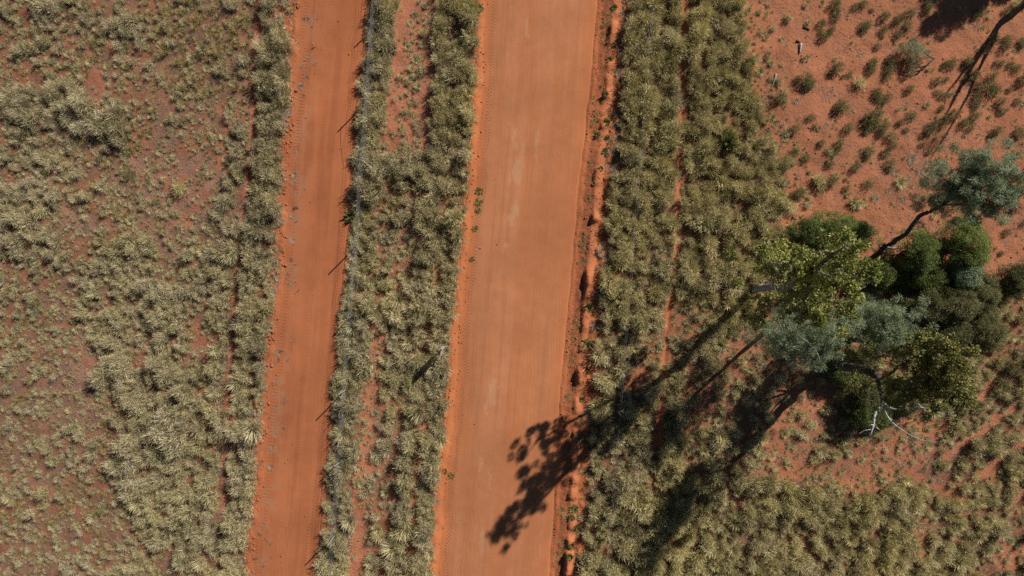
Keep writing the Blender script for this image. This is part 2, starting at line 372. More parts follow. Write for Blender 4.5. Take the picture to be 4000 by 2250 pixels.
def join(lists):
    V = []; F = []
    for v, f in lists:
        o = len(V); V += v; F += [tuple(i + o for i in q) for q in f]
    return V, F
def part(name, VF, material, parent=None, origin=None, smooth=True):
    V, F = VF
    if origin is not None: V = [Vector(v) - Vector(origin) for v in V]
    me = bpy.data.meshes.new(name); me.from_pydata([tuple(v) for v in V], [], F); me.update()
    if smooth: me.polygons.foreach_set('use_smooth', np.ones(len(F), bool))
    me.materials.append(material)
    return link(name, me, parent)
def smooth_path(pts, n=4):
    """Catmull-Rom through points given as (Vector, radius)."""
    out = []
    P = [pts[0]] + list(pts) + [pts[-1]]
    for i in range(1, len(P) - 2):
        for k in range(n):
            t = k / n
            f = lambda a, b, c, d: .5 * (2 * b + (c - a) * t + (2 * a - 5 * b + 4 * c - d) * t * t + (3 * b - a - 3 * c + d) * t ** 3)
            out.append((f(P[i - 1][0], P[i][0], P[i + 1][0], P[i + 2][0]), P[i][1] + (P[i + 1][1] - P[i][1]) * t))
    out.append(pts[-1]); return out

# ------------------------------------------------------------------ the ground, the road and the track
def axis(a, b, step, far):
    inner = np.arange(a, b + step, step); g = step; out = []; x = 0
    while x < far: g *= 1.5; x += g; out.append(x)
    out = np.array(out); return np.concatenate([(a - out)[::-1], inner, b + out])
ax = axis(-26.5, 26.5, .072, 3000); ay = axis(-15.5, 15.5, .072, 3000)
X, Y = np.meshgrid(ax, ay); PX, PY = X * K + 2000, 1125 - Y * K
Z = zfun(PX, PY)
deep = np.maximum(band(PX, ROAD_L(PY) + 8, ROAD_R(PY) - 8, 5), band(PX, TRK_L(PY) + 26, TRK_R(PY) - 14, 5))
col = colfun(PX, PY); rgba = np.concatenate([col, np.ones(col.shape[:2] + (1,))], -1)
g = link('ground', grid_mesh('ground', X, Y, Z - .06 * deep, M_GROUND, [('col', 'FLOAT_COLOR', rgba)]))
tag(g, 'bare red sandy soil between the grass tussocks', 'ground', kind='structure')
def strip(name, left, right, pad_l, pad_r, cols, material, label):
    ys = axis(-15.5, 15.5, .06, 3000)[::-1]
    py = (1125 - ys * K)[:, None]; t = np.linspace(0, 1, cols)[None, :]
    jl = (fbm(py / 30, py * 0, 41) - .5) * 10; jr = (fbm(py / 30, py * 0, 42) - .5) * 6
    px = (left(py) + pad_l + jl) * (1 - t) + (right(py) + pad_r + jr) * t; py = py + 0 * px
    x = wx(px); y = wy(py)
    wdt = (x[:, -1:] - x[:, :1]); d = np.minimum(t, 1 - t) * wdt
    z = zfun(px, py) + .004 - .030 * (1 - sst(.0, .16, d))
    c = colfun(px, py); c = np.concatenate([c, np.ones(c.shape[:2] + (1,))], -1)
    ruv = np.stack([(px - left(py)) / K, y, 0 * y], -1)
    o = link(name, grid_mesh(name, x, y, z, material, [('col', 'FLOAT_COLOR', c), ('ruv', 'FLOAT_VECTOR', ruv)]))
    return tag(o, label, 'road' if name == 'road' else 'track', kind='structure')
strip('road', ROAD_L, ROAD_R, -2, 2, 130, M_ROAD, 'wide graded red dirt road with tyre marks along its sandy shoulder')
strip('path', TRK_L, TRK_R, 14, -4, 90, M_TRACK, 'narrower sandy vehicle track running alongside the wire fence')

# ------------------------------------------------------------------ plant prototypes, scattered as instances
def blades(n, spread, length, width, lean, curl, flat=0.0, base=.06, seed=0, up=1.0, head=0.0):
    """n bent tapering blades rooted round a tussock base: verts, tri/quad arrays and a value per blade."""
    r = np.random.default_rng(seed)
    an = r.random(n) * 2 * np.pi; ln = lean * r.random(n) ** .8; L = length * (.40 + .75 * r.random(n)); W = width * (.7 + .6 * r.random(n))
    bx = base * np.sqrt(r.random(n)) * np.cos(an + r.normal(0, .6, n)) ; by = base * np.sqrt(r.random(n)) * np.sin(an + r.normal(0, .6, n))
    V = np.zeros((n, 7, 3)); px, py, pz = bx * spread, by * spread, np.zeros(n) + flat * r.random(n)
    th = ln.copy(); az = an.copy()
    sx, sy = -np.sin(an + r.normal(0, .9, n)), np.cos(an + r.normal(0, .9, n))
    for k in range(4):
        wk = W * (.8, 1.0, .75 + head, .0)[k] * .5
        if k < 3:
            V[:, 2 * k] = np.stack([px - sx * wk, py - sy * wk, pz], -1); V[:, 2 * k + 1] = np.stack([px + sx * wk, py + sy * wk, pz], -1)
        else: V[:, 6] = np.stack([px, py, pz], -1)
        st = L / 3
        px = px + np.cos(az) * np.sin(th) * st; py = py + np.sin(az) * np.sin(th) * st; pz = np.maximum(pz + np.cos(th) * st * up, .005)
        th = th + curl * (.4 + r.random(n)); az = az + r.normal(0, .45, n)
    b = (np.arange(n) * 7)[:, None]
    F = np.concatenate([np.concatenate([b + [0, 1, 3, 2]], 1), b + [2, 3, 5, 4], b + [4, 5, 6]], 1).ravel()
    return V.reshape(-1, 3), F, np.tile([4, 4, 3], n), np.repeat(r.random(n), 7)
def fluff(n_in, n_out, rad, h, seed, ln=.15, wd=.011):
    """A soft rounded tussock: some blades from the root and many short twisted seed-head strokes through its dome."""
    V, F, T, lf = blades(n_in, 1.0, h * 1.05, wd, .85, .36, base=.16, seed=seed, head=.5)
    r = np.random.default_rng(seed + 900); n = n_out
    a = r.random(n) * 2 * np.pi; q = np.sqrt(r.random(n)); lob = 1 + .28 * np.sin(2 * a + r.random() * 6) + .22 * np.sin(3 * a + r.random() * 6) + .12 * np.sin(5 * a + r.random() * 6)
    zt = np.sqrt(np.maximum(0, 1 - q * q)); z = h * zt * (.45 + .6 * r.random(n) ** .6) + .02
    p = np.stack([np.cos(a) * q * rad * lob, np.sin(a) * q * rad * lob, z], -1)
    d = np.stack([np.cos(a) * q * .9, np.sin(a) * q * .9, .55 * zt], -1) + r.normal(0, .62, (n, 3)); d /= np.linalg.norm(d, axis=1)[:, None]
    sd = np.cross(d, r.normal(size=(n, 3))); sd /= np.linalg.norm(sd, axis=1)[:, None]
    L = (ln * (.5 + .9 * r.random(n)))[:, None]; W = (wd * (.6 + .8 * r.random(n)))[:, None]
    bend = r.normal(0, .35, (n, 3)) * L * .5
    mid = p + d * L * .5 + bend; tip = p + d * L
    v2 = np.stack([p, mid - sd * W * .6, tip, mid + sd * W * .6], 1).reshape(-1, 3)
    return np.concatenate([V, v2]), np.concatenate([F, len(V) + np.arange(4 * n)]), np.concatenate([T, np.full(n, 4)]), np.concatenate([lf, np.repeat(r.random(n), 4)])
PROTO = {}
def proto(kind, n, material, fn):
    col_ = bpy.data.collections.new(kind + '_prototypes'); L = []
    for i in range(n):
        V, F, T, lf = fn(i)
        me = mesh_from('%s_%02d' % (kind, i), V, F, T, material, False, [('leaf', 'FLOAT', lf)])
        o = bpy.data.objects.new('%s_%02d' % (kind, i), me); col_.objects.link(o); L.append(me)
    PROTO[kind] = (col_, L)
proto('khaki', 12, M_KHAKI, lambda i: blades(330, 1.0, .50, .0115, .95, .36, base=.20, seed=i, head=.8) if i % 3 == 0 else fluff(170, 210, .25 + .03 * (i % 4), .40, i, (.17, .22, .28)[i % 3], .0135))
proto('yellow', 5, M_YELLOW, lambda i: blades(130, 1.0, .48, .013, 1.0, .50, base=.10, seed=40 + i))
proto('olive', 6, M_GREENTUFT, lambda i: fluff(130, 240, .24, .30, 60 + i, .13, .011))
proto('straw', 5, M_DRY, lambda i: blades(120, 1.0, .34, .014, 1.35, .45, base=.10, seed=80 + i, up=.8))
proto('litter', 5, M_GREY, lambda i: blades(46, 1.0, .22, .012, 1.6, .1, base=.45, seed=100 + i, up=.25, flat=.04))
proto('weed', 4, M_WEED, lambda i: blades(110, 1.0, .20, .035, 1.3, .3, base=.12, seed=120 + i, head=.5))
def clod(i):
    r = np.random.default_rng(200 + i); p = (1 + 5 ** .5) / 2
    V = np.array([(-1, p, 0), (1, p, 0), (-1, -p, 0), (1, -p, 0), (0, -1, p), (0, 1, p), (0, -1, -p), (0, 1, -p), (p, 0, -1), (p, 0, 1), (-p, 0, -1), (-p, 0, 1)]) * .03
    V = V * (.7 + .7 * r.random((12, 1))) * np.array([1.1, .9, .7])
    F = np.array([0,11,5,0,5,1,0,1,7,0,7,10,0,10,11,1,5,9,5,11,4,11,10,2,10,7,6,7,1,8,3,9,4,3,4,2,3,2,6,3,6,8,3,8,9,4,9,5,2,4,11,6,2,10,8,6,7,9,8,1])
    return V, F, np.full(20, 3), np.full(12, .5)
mc, nt_, b_ = mat('soil_clod'); b_.inputs['Roughness'].default_value = 1
ng = nt_.nodes.new('ShaderNodeNewGeometry'); rp = nt_.nodes.new('ShaderNodeValToRGB')
rp.color_ramp.elements[0].color = (.22, .065, .028, 1); rp.color_ramp.elements[1].color = (.46, .15, .06, 1)
nt_.links.new(noise_node(nt_, ng.outputs['Position'], 8, 3), rp.inputs[0]); nt_.links.new(rp.outputs[0], b_.inputs['Base Color'])
proto('clod', 4, mc, clod)

def scatter(name, kind, P, scale, tilt, tint, label, cat, hue=None):
    """One object whose points carry instances of the kind's prototypes."""
    n = len(P); r = np.random.default_rng(n)
    rot = np.stack([r.normal(0, tilt, n), r.normal(0, tilt, n), r.random(n) * 6.283], -1)
    me = mesh_from(name, P, [], [], None, False, [('pid', 'INT', r.integers(0, len(PROTO[kind][1]), n)), ('rot', 'FLOAT_VECTOR', rot), ('scl', 'FLOAT_VECTOR', scale), ('tint', 'FLOAT', tint), ('hue', 'FLOAT', np.full(n, .5) if hue is None else hue)])
    o = link(name, me); tag(o, label, cat, kind='stuff')
    gt = bpy.data.node_groups.new(name + '_scatter', 'GeometryNodeTree')
    gt.interface.new_socket('Geometry', in_out='INPUT', socket_type='NodeSocketGeometry'); gt.interface.new_socket('Geometry', in_out='OUTPUT', socket_type='NodeSocketGeometry')
    gi = gt.nodes.new('NodeGroupInput'); go = gt.nodes.new('NodeGroupOutput'); ip = gt.nodes.new('GeometryNodeInstanceOnPoints')
    ci = gt.nodes.new('GeometryNodeCollectionInfo'); ci.inputs[0].default_value = PROTO[kind][0]; ci.inputs[1].default_value = True; ci.inputs[2].default_value = True
    def na(nm, ty): q = gt.nodes.new('GeometryNodeInputNamedAttribute'); q.data_type = ty; q.inputs[0].default_value = nm; return q.outputs[0]
    gt.links.new(gi.outputs[0], ip.inputs['Points']); gt.links.new(ci.outputs[0], ip.inputs['Instance']); ip.inputs['Pick Instance'].default_value = True
    gt.links.new(na('pid', 'INT'), ip.inputs['Instance Index']); gt.links.new(na('rot', 'FLOAT_VECTOR'), ip.inputs['Rotation']); gt.links.new(na('scl', 'FLOAT_VECTOR'), ip.inputs['Scale'])
    gt.links.new(ip.outputs[0], go.inputs[0])
    md = o.modifiers.new('scatter', 'NODES'); md.node_group = gt
    return o
# ------------------------------------------------------------------ where the grass grows (photo pixels on the ground; value = cover)
X0, X1, Y0, Y1 = -700, 4700, -450, 2700
def jitter_grid(step, seed):
    r = np.random.default_rng(seed)
    gx, gy = np.meshgrid(np.arange(X0, X1, step, dtype=float), np.arange(Y0, Y1, step * .9))
    gx[1::2] += step / 2
    return (gx + r.normal(0, step * .28, gx.shape)).ravel(), (gy + r.normal(0, step * .28, gy.shape)).ravel(), r
def pts(px, py): return np.stack([wx(px), wy(py), zfun(px, py) - .02], -1)
gx, gy, r = jitter_grid(20, 1)
cv, yel = cover(gx, gy)
clump = fbm(gx / 70, gy / 70, 70, 3) * .5 + vn(gx / 34, gy / 34, 75) * .5
wxx = gx + (fbm(gx / 40, gy / 40, 71) - .5) * 50; wyy = gy + (fbm(gx / 40, gy / 40, 72) - .5) * 50
f1, f2 = worley(wxx / 62, wyy / 54, 3)
gapw = np.interp(cv, [.5, .9, 1], [.32, .22, .165]) * (.3 + 1.5 * fbm(gx / 130, gy / 130, 73))
dome = np.clip(1.12 - .75 * f1, .45, 1)
ingap = (f2 - f1 < gapw) & (cv > .25)
rough = np.interp(cv, [.3, .75, 1], [.75, .6, .25])
clump = clump * (1 - .5 * rough) + .25 * rough
keep = ~ingap & (cv > 0) & (clump + (r.random(len(gx)) - .5) * rough > np.interp(cv, [0, .1, .3, .5, .7, .85, 1], [.9, .78, .60, .50, .40, .34, .24])) 
px, py, cv, yel, cl, dm = gx[keep], gy[keep], cv[keep], yel[keep], clump[keep], dome[keep]
n = len(px)
lush = fbm(px / 110, py / 110, 77)
big = (.36 + .52 * cv ** 2) * (.5 + .9 * r.random(n) ** 1.3) * (.55 + .9 * lush) * dm
hedge = ((px > ROAD_L(py) - 160) & (px < ROAD_L(py))) | ((px > TRK_R(py) - 8) & (px < TRK_R(py) + 110)) | ((px > RUT_W(py)) & (px < TRK_L(py)))
big = np.where(hedge, np.maximum(big, .5 + .22 * r.random(n)), big)
hgt = big * (.85 + .3 * r.random(n)); hgt = np.where(hedge, hgt * 1.05, hgt); hgt = np.where((px > TRK_R(py) - 8) & (px < TRK_R(py) + 40), hgt * .62, hgt); hgt = np.where((ell(px, py, 1630, 1450, 130, 130) < 1), hgt * .75, hgt)
hu = np.clip(np.interp(px, [0, 1000, 1500, 2300, 2700, 4000], [.85, .75, .6, .3, .15, .3]) + (fbm(px / 120, py / 120, 79) - .5) * 1.3 + r.normal(0, .15, n), 0, 1)
tn = np.clip(.15 + .75 * fbm(px / 200, py / 200, 78) + 0.45 * (r.random(n) - .5) + .12 * (big - .6), 0, 1)
isy = ((yel > .5) & (r.random(n) < .85)) | ((px < 1000) & (cv < .78) & (r.random(n) < .5)) | ((px > 2600) & (cv < .8) & (r.random(n) < .3))
big = np.where((px < 1000) & (cv < .78), big * .85, big)
S = np.stack([big * .86, big * .86, hgt * np.interp(cv, [.3, .7, .9, 1], [1.0, 1.1, 1.5, 1.65])], -1)
k = ~isy
print('khaki', k.sum(), 'yellow', isy.sum())
scatter('grass', 'khaki', pts(px, py)[k], S[k], .12, tn[k], 'dense pale khaki grass tussocks covering the verges and paddocks', 'grass', hu[k])
scatter('yellow_grass', 'yellow', pts(px, py)[isy], S[isy], .18, np.where(yel > .5, tn, tn * .6)[isy], 'thin yellow-brown bent grass mixed through the sparser paddock', 'grass')
# small tufts between the big ones
gx, gy, r = jitter_grid(18, 2); cv, yel = cover(gx, gy)
keep = (cv > .02) & (r.random(len(gx)) < np.where(cv < .13, .30, np.where(gx < 1100, .9, .6)) * (.35 + 1.1 * fbm(gx / 80, gy / 80, 80)))
px, py, cv, yel = gx[keep], gy[keep], cv[keep], yel[keep]; n = len(px)
s = np.where(cv < .13, .08 + .22 * r.random(n) ** 2, .16 + .32 * r.random(n) ** 1.6); S = np.stack([s, s, s * 1.1], -1); sel = r.random(n); tn = .2 + .6 * r.random(n)
kh = (sel < .5) & (cv > .13); ye = (sel >= .5) & (sel < .72) & (cv > .13); st = ~kh & ~ye
scatter('low_grass', 'khaki', pts(px, py)[kh], S[kh], .3, tn[kh], 'short khaki grass seedlings between the bigger tussocks', 'grass')
scatter('low_yellow_grass', 'yellow', pts(px, py)[ye], S[ye], .3, tn[ye] * .8, 'short yellow-brown grass sprigs on the red soil', 'grass')
scatter('straw_litter', 'straw', pts(px, py)[st], S[st], .3, tn[st] * .7, 'small dry brown grass remains scattered over the soil', 'grass')
# flat grey litter
gx, gy, r = jitter_grid(26, 3); cv, yel = cover(gx, gy)
greyz = np.maximum.reduce([1 - sst(.6, 1.1, ell(gx, gy, *e)) for e in [(3560, 700, 170, 130), (3350, 620, 100, 90), (1640, 200, 70, 260), (1600, 930, 90, 110), (250, 900, 160, 90), (860, 840, 90, 80), (180, 1600, 180, 300), (3250, 1750, 250, 120), (3650, 1800, 200, 120), (1600, 1750, 80, 250), (300, 560, 100, 60), (640, 560, 90, 80)]])
keep = (cv > .02) & (r.random(len(gx)) < np.where(cv < .13, .30, .16) + .60 * greyz)
px, py = gx[keep], gy[keep]; n = len(px); s = .5 + .6 * r.random(n)
scatter('leaf_litter', 'litter', pts(px, py), np.stack([s, s, s], -1), .05, r.random(n) * .8, 'flat grey dead leaves and straw lying on the soil', 'litter')
# bleached mown grass along the berms
r = np.random.default_rng(9)
def along(n, f, lo, hi, gate=None, y0=-450, y1=2700):
    y = y0 + r.random(n) * (y1 - y0); x = f(y) + lo + r.random(n) * (hi - lo)
    if gate is not None: k = fbm(y / 70, y * 0, gate) > .5; x, y = x[k], y[k]
    return x, y
a = [along(420, TRK_L, -26, 16, 90), along(800, ROAD_R, 90, 126, 91), along(150, ROAD_L, -8, 14, 92), along(160, TRK_L, 30, 100, 93)]
px = np.concatenate([q[0] for q in a]); py = np.concatenate([q[1] for q in a]); n = len(px); s = .3 + .35 * r.random(n)
grey = np.concatenate([np.full(len(q[0]), v) for q, v in zip(a, (.5, .3, .6, .2))])
scatter('mown_grass', 'straw', pts(px, py), np.stack([s, s, s * .75], -1), .5, np.clip(grey + r.normal(0, .2, n), 0, 1), 'bleached mown grass heaped along the berms of road and track', 'grass')
a = [along(900, ROAD_R, 14, 54, 97), along(350, ROAD_R, 86, 122)]
px = np.concatenate([q[0] for q in a]); py = np.concatenate([q[1] for q in a]); n = len(px); s = .16 + .2 * r.random(n)
scatter('brown_grass', 'yellow', pts(px, py), np.stack([s, s, s], -1), .5, .1 + r.random(n) * .5, 'wispy brown grass on the shoulder below the windrow', 'grass')
# loose clods
a = [along(1500, TRK_L, -20, 34, 94), along(1300, ROAD_R, 2, 120), along(900, ROAD_L, -4, 46), along(120, TRK_L, 0, 260), along(40, ROAD_L, 40, 150)]
px = np.concatenate([q[0] for q in a] + [2950 + r.random(1500) * 1500]); py = np.concatenate([q[1] for q in a] + [-300 + r.random(1500) * 1500]); n = len(px)
s = .2 + .7 * r.random(n) ** 4; s[:len(a[0][0])] *= 1.9
P = pts(px, py); P[:, 2] += .025
scatter('clods', 'clod', P, np.stack([s, s, s], -1), .5, r.random(n), 'loose red earth clods on the shoulders and bare ground', 'clods')
# ------------------------------------------------------------------ trees and shrubs
def leaves(lobes, per, size, rnd, droop=.2, fill=.55):
    """Folded leaf-sized faces spread through the lobes (centre, radii): verts, faces, loop totals, tint."""
    Vs, ts = [], []
    for c, rad, hue in lobes:
        rad = np.array(rad if hasattr(rad, '__len__') else (rad,) * 3, float)
        n = max(12, int(per * (rad[0] * rad[1] * 11)))
        d = rnd.normal(size=(n, 3)); d /= np.linalg.norm(d, axis=1)[:, None]
        rr = (fill + (1 - fill) * rnd.random(n)) ** .6 * (.8 + .35 * rnd.random(n))
        p = np.array(c) + d * rr[:, None] * rad
        u = d * .6 + rnd.normal(size=(n, 3)) * .8; u[:, 2] -= droop; u /= np.linalg.norm(u, axis=1)[:, None]
        v = np.cross(u, rnd.normal(size=(n, 3))); v /= np.linalg.norm(v, axis=1)[:, None]
        w_ = np.cross(u, v)
        L = size[0] * (.6 + .8 * rnd.random(n))[:, None]; Wd = size[1] * (.7 + .6 * rnd.random(n))[:, None]
        Vs.append(np.stack([p, p + u * L * .5 + v * Wd * .5 + w_ * Wd * .15, p + u * L, p + u * L * .5 - v * Wd * .5 + w_ * Wd * .15], 1).reshape(-1, 3))
        ts.append(np.repeat(np.clip(hue + rnd.normal(0, .22, n), 0, 1), 4))
    V = np.concatenate(Vs); n = len(V) // 4
    return V, np.arange(n * 4), np.full(n, 4), np.concatenate(ts)
OPEN = [(2925, 1080, 3105, 1150), (3225, 1400, 3440, 1500), (3300, 1315, 3400, 1352), (3395, 1500, 3465, 1680), (3440, 1395, 3560, 1480), (3400, 935, 3480, 1020)]   # where bare trunks show
def crown_part(root, lobes, per, size, material, seed, droop=.2, fill=.55, name='crown'):
    V, F, T, t = leaves(lobes, per, size, np.random.default_rng(seed), droop, fill)
    q = V.reshape(-1, 4, 3)[:, 0]; f_ = 1 - q[:, 2] / H; ix = q[:, 0] / f_ * K + 2000; iy = 1125 - q[:, 1] / f_ * K
    ok = np.ones(len(q), bool); thin_ = np.random.default_rng(seed + 1).random(len(q)) < .9
    for x0, y0, x1, y1 in OPEN: ok &= ~((ix > x0) & (ix < x1) & (iy > y0) & (iy < y1) & thin_ & (q[:, 2] > 1.0))
    V = V.reshape(-1, 4, 3)[ok].reshape(-1, 3); t = t.reshape(-1, 4)[ok].ravel(); F = np.arange(len(V)); T = np.full(len(V) // 4, 4)
    V = V - np.array(root.location)
    return link(name, mesh_from(name, V, F, T, material, False, [('tint', 'FLOAT', t)]), root)
def limb_pts(spec):          # photo pixel x, y, height, radius
    return [(at(a, b, h) if h > 0 else Vector((wx(a), wy(b), zat(wx(a), wy(b)) - .05)), r) for a, b, h, r in spec]
def build_tree(name, label, cat, trunk, limbs, clumps, per, size, leaf_mat, bark, seed, sub=3, subr=.5, rad=.30, dead=(), droop=.2, group=None, twig=.022, limb_mat=None, zs=.55, under=0):
    rnd = random.Random(seed)
    tp = limb_pts(trunk); root = empty(name, tp[0][0]); O = root.location
    tag(root, label, cat, group)
    nodes = []
    def add(pn, spec, m, wob=.12, sides=9):
        sp = smooth_path(spec, 4)
        sp = [(p + Vector((rnd.gauss(0, 1), rnd.gauss(0, 1), rnd.gauss(0, 1))) * r * .22, r) for p, r in sp]
        k_ = 1.2 if pn == 'dead_branch' else 1
        ob = part(pn, tube([p for p, r in sp], [r * k_ for p, r in sp], sides, wob), m, root, O)
        return [(p, r, ob) for p, r in sp]
    nodes += add('trunk', tp, bark, .15, 12)
    for l in limbs: nodes += add('limb', limb_pts(l), limb_mat or bark)
    for l in dead: add('dead_branch', limb_pts(l), M_BARK_W, .2, 6)
    nodes = [q for q in nodes if q[0].z > tp[-1][0].z * .55]
    lobes = []
    for a, b, h in clumps:
        c = at(a, b, h); nr = min(nodes, key=lambda q: (q[0] - c).length + (0 if q[0].z < c.z else .6))
        m = nr[0].lerp(c, .5) + Vector((rnd.uniform(-.25, .25), rnd.uniform(-.25, .25), rnd.uniform(-.1, .25)))
        r0 = min(nr[1] * .6, twig + .012 * (nr[0] - c).length)
        bs = smooth_path([(nr[0], r0), (m, r0 * .65), (c, .008)], 4)
        part('branch', tube([p for p, r in bs], [r for p, r in bs], 6), limb_mat or bark, nr[2], O)
        hue = min(1, max(0, rnd.gauss(.5, .18)))
        lobes.append((c, (rad * rnd.uniform(.8, 1.2), rad * rnd.uniform(.8, 1.2), rad * .75), hue))
        if rnd.random() < under and c.z > (8.8 if cat == 'tree' and h > 8 else 0):
            d = Vector((c.x + rnd.gauss(0, .25), c.y + rnd.gauss(0, .25), c.z * rnd.uniform(.45, .75))); q = rad * 1.5
            lobes.append((d, (q, q, q), hue * .8))
        for k in range(sub):
            e = c + Vector((rnd.gauss(0, subr), rnd.gauss(0, subr), rnd.gauss(-.08, subr * zs)))
            q = rad * rnd.uniform(.45, .85)
            lobes.append((e, (q, q, q * .75), min(1, max(0, hue + rnd.gauss(0, .15)))))
    crown_part(root, lobes, per, size, leaf_mat, seed, droop)
    return root
def crop(ox, oy, s, L): return [(ox + a / s, oy + b / s, h) for a, b, h in L]
A = lambda L: crop(2850, 750, 2.337, L)
B = lambda L: crop(2950, 1200, 2.4156, L)
D4 = lambda L: crop(3000, 0, 1.288, L)

gum_clumps = A([(870, 470, 9.4), (1000, 440, 10.4), (1110, 410, 11), (1060, 520, 9.2), (950, 520, 8.4), (1180, 490, 11.3), (1120, 600, 10.2), (1010, 620, 9.4), (1240, 630, 11.6),
    (1300, 700, 11.2), (1160, 660, 9), (1340, 790, 12), (820, 600, 8.6), (660, 550, 8.6), (780, 640, 8), (890, 580, 7.4), (1000, 540, 7), (1100, 700, 8),
    (300, 520, 8.3), (330, 640, 8.7), (400, 650, 8.2), (480, 610, 9.2), (290, 600, 7.8), (390, 740, 7.6), (270, 690, 7.2), (490, 790, 7.0),
    (700, 830, 8.2), (790, 800, 8.8), (620, 870, 7.6), (880, 830, 9.4), (950, 840, 10), (1080, 810, 10.6), (1140, 870, 11.4), (770, 890, 9), (900, 910, 9.8), (680, 930, 8.6),
    (390, 930, 7.6), (440, 950, 8.2), (760, 985, 10.2), (840, 1060, 11.4), (900, 1090, 12), (1030, 1030, 11.6), (1060, 1090, 12.4), (780, 1130, 11.2), (840, 1180, 12.2), (700, 1100, 10.3), (560, 1000, 9.0),
    (650, 760, 6.2), (760, 760, 6.6), (860, 720, 6.4), (960, 740, 7.0), (600, 820, 5.8), (720, 900, 6.6), (880, 960, 7.6), (560, 720, 6.2), (800, 860, 6), (900, 800, 6.8), (700, 660, 6.4), (640, 900, 6), (780, 950, 6.8)])
build_tree('gum_tree', 'tall gum tree with pale grey trunk and bright olive leaf clumps beside the road', 'tree',
    [(2940, 1130, 0, .21), (2975, 1124, 1.2, .17), (3021, 1120, 2.6, .16), (3085, 1110, 4.3, .145), (3118, 1086, 5.2, .13)],
    [[(3118, 1086, 5.2, .11), (3090, 1040, 6.3, .08), (3040, 1030, 7.4, .06), (3000, 1030, 8.2, .03)],
     [(3118, 1086, 5.2, .11), (3190, 1040, 6.8, .09), (3260, 990, 8.4, .065), (3310, 960, 9.8, .03)],
     [(3170, 1052, 6.4, .08), (3250, 1085, 8, .06), (3330, 1085, 9.6, .04), (3415, 1085, 10.9, .02)],
     [(3118, 1086, 5.2, .10), (3150, 1130, 7.2, .08), (3190, 1180, 9, .055), (3210, 1230, 10.6, .025)],
     [(3160, 1140, 7.6, .06), (3240, 1180, 9.4, .045), (3290, 1200, 10.9, .02)]],
    [(a, b, h if h < 10.6 else 10.6 + .25 * (h - 10.6)) for a, b, h in gum_clumps], 400, (.12, .055), M_EUC, M_BARK_G, 3, under=.40, sub=4, subr=.27, rad=.165,
    dead=[[(3170, 1150, 8.2, .03), (3140, 1180, 8.7, .022), (3110, 1228, 9, .008)], [(3140, 1180, 8.7, .018), (3125, 1230, 8.9, .014), (3128, 1270, 9, .006)],
          [(3250, 1090, 8, .03), (3340, 1095, 9, .02), (3400, 1078, 9.4, .006)]])

